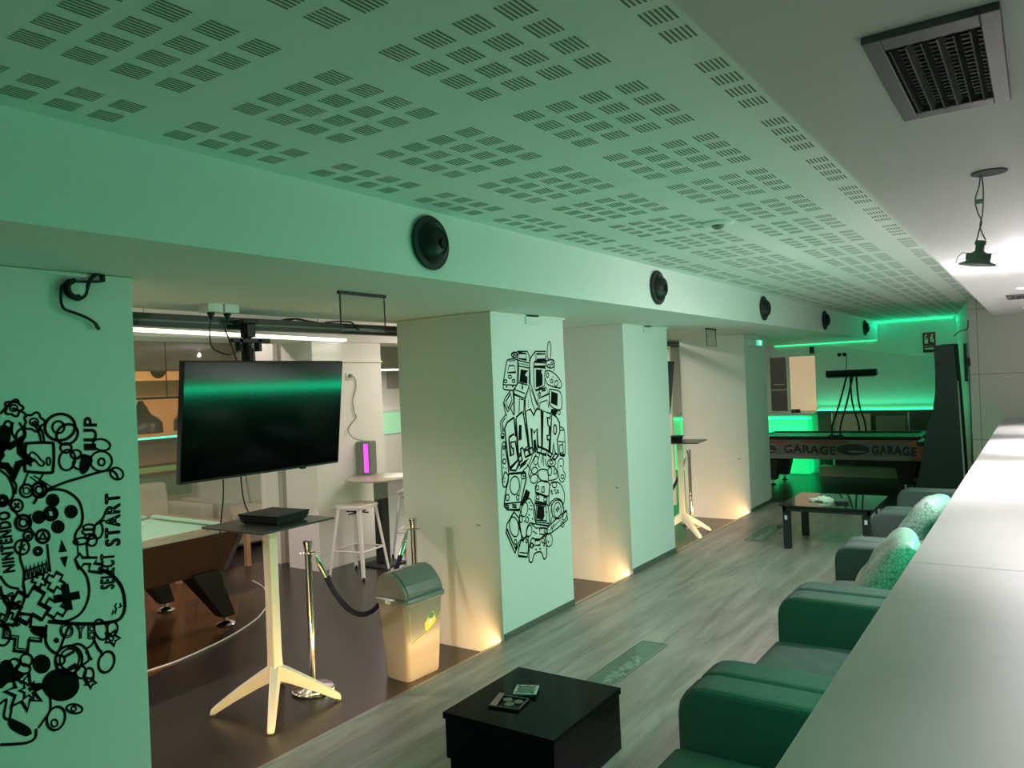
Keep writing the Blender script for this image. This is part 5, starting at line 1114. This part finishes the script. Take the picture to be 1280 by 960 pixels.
g.line([(700, 640), (800, 660), (835, 720), (825, 880), (700, 830), (690, 660)], closed=True, smooth=True, w=1.1).fill([(712, 662), (790, 690), (785, 840), (705, 805)]).fill([(715, 870), (790, 890), (770, 950), (700, 925)]).ell(805, 920, 14, 24)
g.line([(225, 650), (160, 740), (140, 800), (190, 910), (225, 860), (262, 780), (250, 650)], w=1.1).line([(222, 690), (165, 790), (195, 870), (240, 770)], closed=True).line([(140, 800), (150, 880), (175, 950)]).line([(225, 870), (260, 950)])
# the word, drawn letter by letter
g.frame(8.727, 615, 500)
T = 1.55
g.line([(240, 190), (165, 245), (138, 310), (150, 420), (170, 600), (195, 750), (285, 655), (255, 450), (205, 465), (215, 520), (232, 530), (235, 590), (205, 610), (185, 430), (190, 405), (240, 370), (262, 400), (240, 190)], w=T)
g.line([(262, 190), (330, 130), (350, 190), (395, 500), (350, 545), (330, 520), (312, 535), (318, 575), (285, 610), (262, 200)], w=T).line([(300, 275), (312, 275), (318, 430), (300, 440)], closed=True, w=T)
g.line([(365, 125), (420, 100), (455, 165), (490, 95), (540, 110), (545, 520), (500, 500), (492, 310), (460, 360), (430, 310), (440, 510), (405, 530)], closed=True, w=T)
g.line([(558, 120), (640, 150), (630, 200), (605, 190), (610, 270), (628, 290), (622, 385), (600, 390), (605, 430), (632, 440), (620, 560), (545, 520)], closed=True, w=T)
g.line([(650, 150), (700, 180), (738, 250), (740, 350), (712, 430), (725, 590), (690, 580), (672, 470), (660, 600), (630, 570), (650, 160)], w=T).ell(688, 322, 16, 50, 0, w=T)
for q in ([(195, 750), (285, 655), (300, 690), (260, 770), (195, 765)], [(285, 625), (318, 600), (330, 655), (300, 680)], [(350, 560), (390, 540), (412, 600), (365, 625)], [(405, 535), (440, 515), (450, 580), (420, 600)], [(500, 505), (545, 525), (530, 580), (490, 570)], [(545, 525), (600, 545), (590, 600), (530, 580)], [(625, 560), (655, 590), (640, 625), (605, 595)], [(690, 590), (725, 600), (690, 650), (660, 630)]): g.line(q, closed=True, w=T)
g.line([(90, 240), (150, 160), (160, 180)], smooth=True).line([(90, 240), (100, 350), (125, 340), (110, 250), (150, 190)]).ell(115, 385, 17, 22).ell(115, 410, 15, 12)
g.line([(120, 465), (145, 470), (150, 560), (175, 700), (180, 850), (160, 920), (145, 950), (120, 930), (110, 800), (105, 560)], closed=True, smooth=True, w=1.1).ell(135, 670, 16, 26).ell(130, 520, 9, 18)
for x, y in ((128, 600), (150, 745), (128, 740), (140, 800), (140, 855), (135, 890)): g.ell(x, y, 7, fill=True)
g.line([(740, 290), (785, 320), (795, 420), (795, 600), (740, 600)], smooth=True).line([(735, 330), (785, 330)]).line([(725, 450), (790, 460)]).line([(735, 500), (770, 480), (780, 570), (740, 580)], closed=True).fill([(735, 585), (795, 585), (785, 625), (740, 610)])
g.line([(720, 690), (745, 640), (780, 660), (775, 760), (800, 820), (780, 890), (745, 880), (720, 800)], closed=True, smooth=True).ell(768, 838, 17, 22).ell(750, 720, 10, fill=True)
# tangle of cables and pads below the word
for pts in ([(440, 600), (420, 660), (390, 720), (340, 770), (320, 830)], [(480, 590), (450, 650), (420, 720), (400, 800), (420, 860)], [(300, 720), (350, 680), (400, 640)], [(310, 740), (370, 690)], [(520, 590), (500, 680), (520, 740)], [(550, 600), (540, 690)], [(450, 560), (470, 450), (490, 560)], [(380, 700), (430, 780), (400, 850)]): g.line(pts, smooth=True)
g.fill([(320, 690), (365, 655), (395, 650), (360, 700), (320, 740), (296, 762)]).fill([(450, 440), (480, 430), (482, 570), (460, 580)])
g.ell(345, 820, 26, 40, 5).ell(350, 815, 12, 18).ell(480, 660, 22, 48, 8).ell(465, 770, 30, 38, 20).ell(460, 860, 38, 50, 20).ell(650, 685, 44, 40).ell(648, 680, 18, 20).line([(560, 600), (560, 720)]).ell(630, 780, 22, 44, 4).ell(690, 780, 14, 30)
g.line([(525, 760), (590, 760), (612, 790), (608, 890), (530, 870), (500, 800)], closed=True, smooth=True, w=1.2)
g.line([(580, 640), (600, 720), (680, 730), (715, 800), (700, 860), (620, 880)], smooth=True).line([(195, 800), (330, 790)], w=1.2)
# consoles and pads at the bottom
g.frame(8.0, 615, 590)
g.line([(170, 20), (330, 10), (345, 60), (290, 300), (275, 380), (150, 378), (122, 340), (130, 250)], closed=True, w=1.3).ell(228, 135, 48, 92, 2, w=1.1).ell(155, 255, 18, 30).ell(258, 255, 13, 26).line([(122, 320), (290, 300)], w=1.2).line([(135, 335), (168, 335), (168, 358), (135, 358)], closed=True).line([(205, 330), (245, 330), (245, 352), (205, 352)], closed=True).line([(300, 60), (262, 310)], w=0.7)
g.line([(220, 400), (150, 520), (140, 600), (230, 810), (300, 670), (270, 460)], closed=True, w=1.2).ell(222, 548, 45, 100, -8, w=1.1).line([(140, 600), (150, 570), (235, 770)]).line([(235, 815), (240, 740), (300, 660)]).ell(235, 700, 12, 24).fill([(232, 750), (262, 730), (240, 790)])
g.line([(370, 265), (300, 350), (270, 480), (275, 560), (310, 655), (340, 640), (350, 560), (385, 510), (430, 520), (440, 470), (420, 350)], closed=True, smooth=True, w=1.2).ell(325, 375, 32, 72, 8).ell(290, 470, 14, 34).ell(352, 478, 15, 30)
for x, y in ((375, 305), (392, 335), (375, 370), (395, 375), (370, 430), (405, 470), (325, 495)): g.ell(x, y, 8, fill=True)
g.line([(440, 130), (490, 90), (570, 110), (560, 240), (445, 205)], closed=True, smooth=True, w=1.1).ell(455, 158, 14, 22).line([(500, 150), (520, 145), (522, 205), (498, 200)], closed=True).line([(435, 205), (560, 245), (545, 320), (430, 285)], closed=True).line([(445, 225), (470, 232), (468, 275), (443, 268)], closed=True).line([(520, 250), (548, 258), (545, 300), (518, 292)], closed=True)
g.line([(430, 310), (560, 330), (580, 500), (560, 540), (440, 520), (415, 400)], closed=True, w=1.2).fill([(455, 345), (520, 350), (525, 440), (510, 480), (445, 465)]).line([(445, 335), (540, 345), (545, 490), (440, 480)], closed=True).ell(545, 400, 8, fill=True).line([(440, 500), (570, 515)])
g.line([(580, 130), (640, 100), (690, 130), (725, 220), (715, 320), (690, 280), (640, 265), (590, 300), (570, 330)], closed=True, smooth=True, w=1.1).ell(625, 130, 24, 26)
for x, y in ((597, 190), (630, 180), (655, 185), (640, 210), (600, 215), (662, 205)): g.ell(x, y, 8, 12, fill=True)
g.ell(655, 375, 62, 95, 0, w=1.1).ell(655, 382, 36, 78, 2, w=1.0).line([(640, 380), (665, 345), (672, 360), (650, 400)], closed=True).line([(590, 300), (605, 440), (580, 530)]).line([(700, 310), (720, 400)])
g.line([(555, 560), (720, 400), (745, 395), (752, 450), (740, 490), (570, 620)], closed=True, smooth=True, w=1.2).ell(728, 440, 18, 44, 20).ell(705, 525, 16, 26).line([(590, 560), (620, 515), (600, 590)]).line([(575, 585), (690, 475)], w=0.7)
g.line([(380, 530), (350, 580), (350, 640), (380, 640), (400, 580)], closed=True, smooth=True).line([(395, 520), (440, 560), (470, 560), (480, 600)], smooth=True).line([(410, 590), (450, 620)], smooth=True).line([(480, 560), (540, 560), (550, 630), (475, 620)], closed=True).ell(540, 590, 18, 28)
g.line([(360, 640), (290, 690), (260, 800), (265, 840), (355, 850), (365, 760)], closed=True, w=1.2).line([(275, 805), (355, 812)]).ell(345, 690, 10, 18).fill([(300, 680), (325, 675), (310, 710)])
g.line([(400, 665), (430, 670), (480, 670), (520, 640), (540, 680), (548, 830), (520, 870), (490, 800), (425, 820), (400, 900), (370, 880), (375, 740)], closed=True, smooth=True, w=1.3).line([(430, 685), (482, 680), (482, 730), (430, 735)], closed=True, w=1.0).plus(398, 735, 22, 9, 0).ell(510, 685, 14, 26)
for x, y in ((440, 775), (482, 768), (520, 735), (527, 715)): g.ell(x, y, 8, 11, fill=True)
g.ell(570, 680, 34, 66, 0).line([(555, 690), (570, 700), (560, 712)])
g.line([(130, 0), (110, 80), (115, 145), (150, 140), (165, 50)], closed=True, smooth=True).fill([(340, 170), (380, 200), (370, 250), (300, 340), (285, 330)])
g.done('gamer_mural', 'black line mural of consoles round the word GAMER on the second pillar')
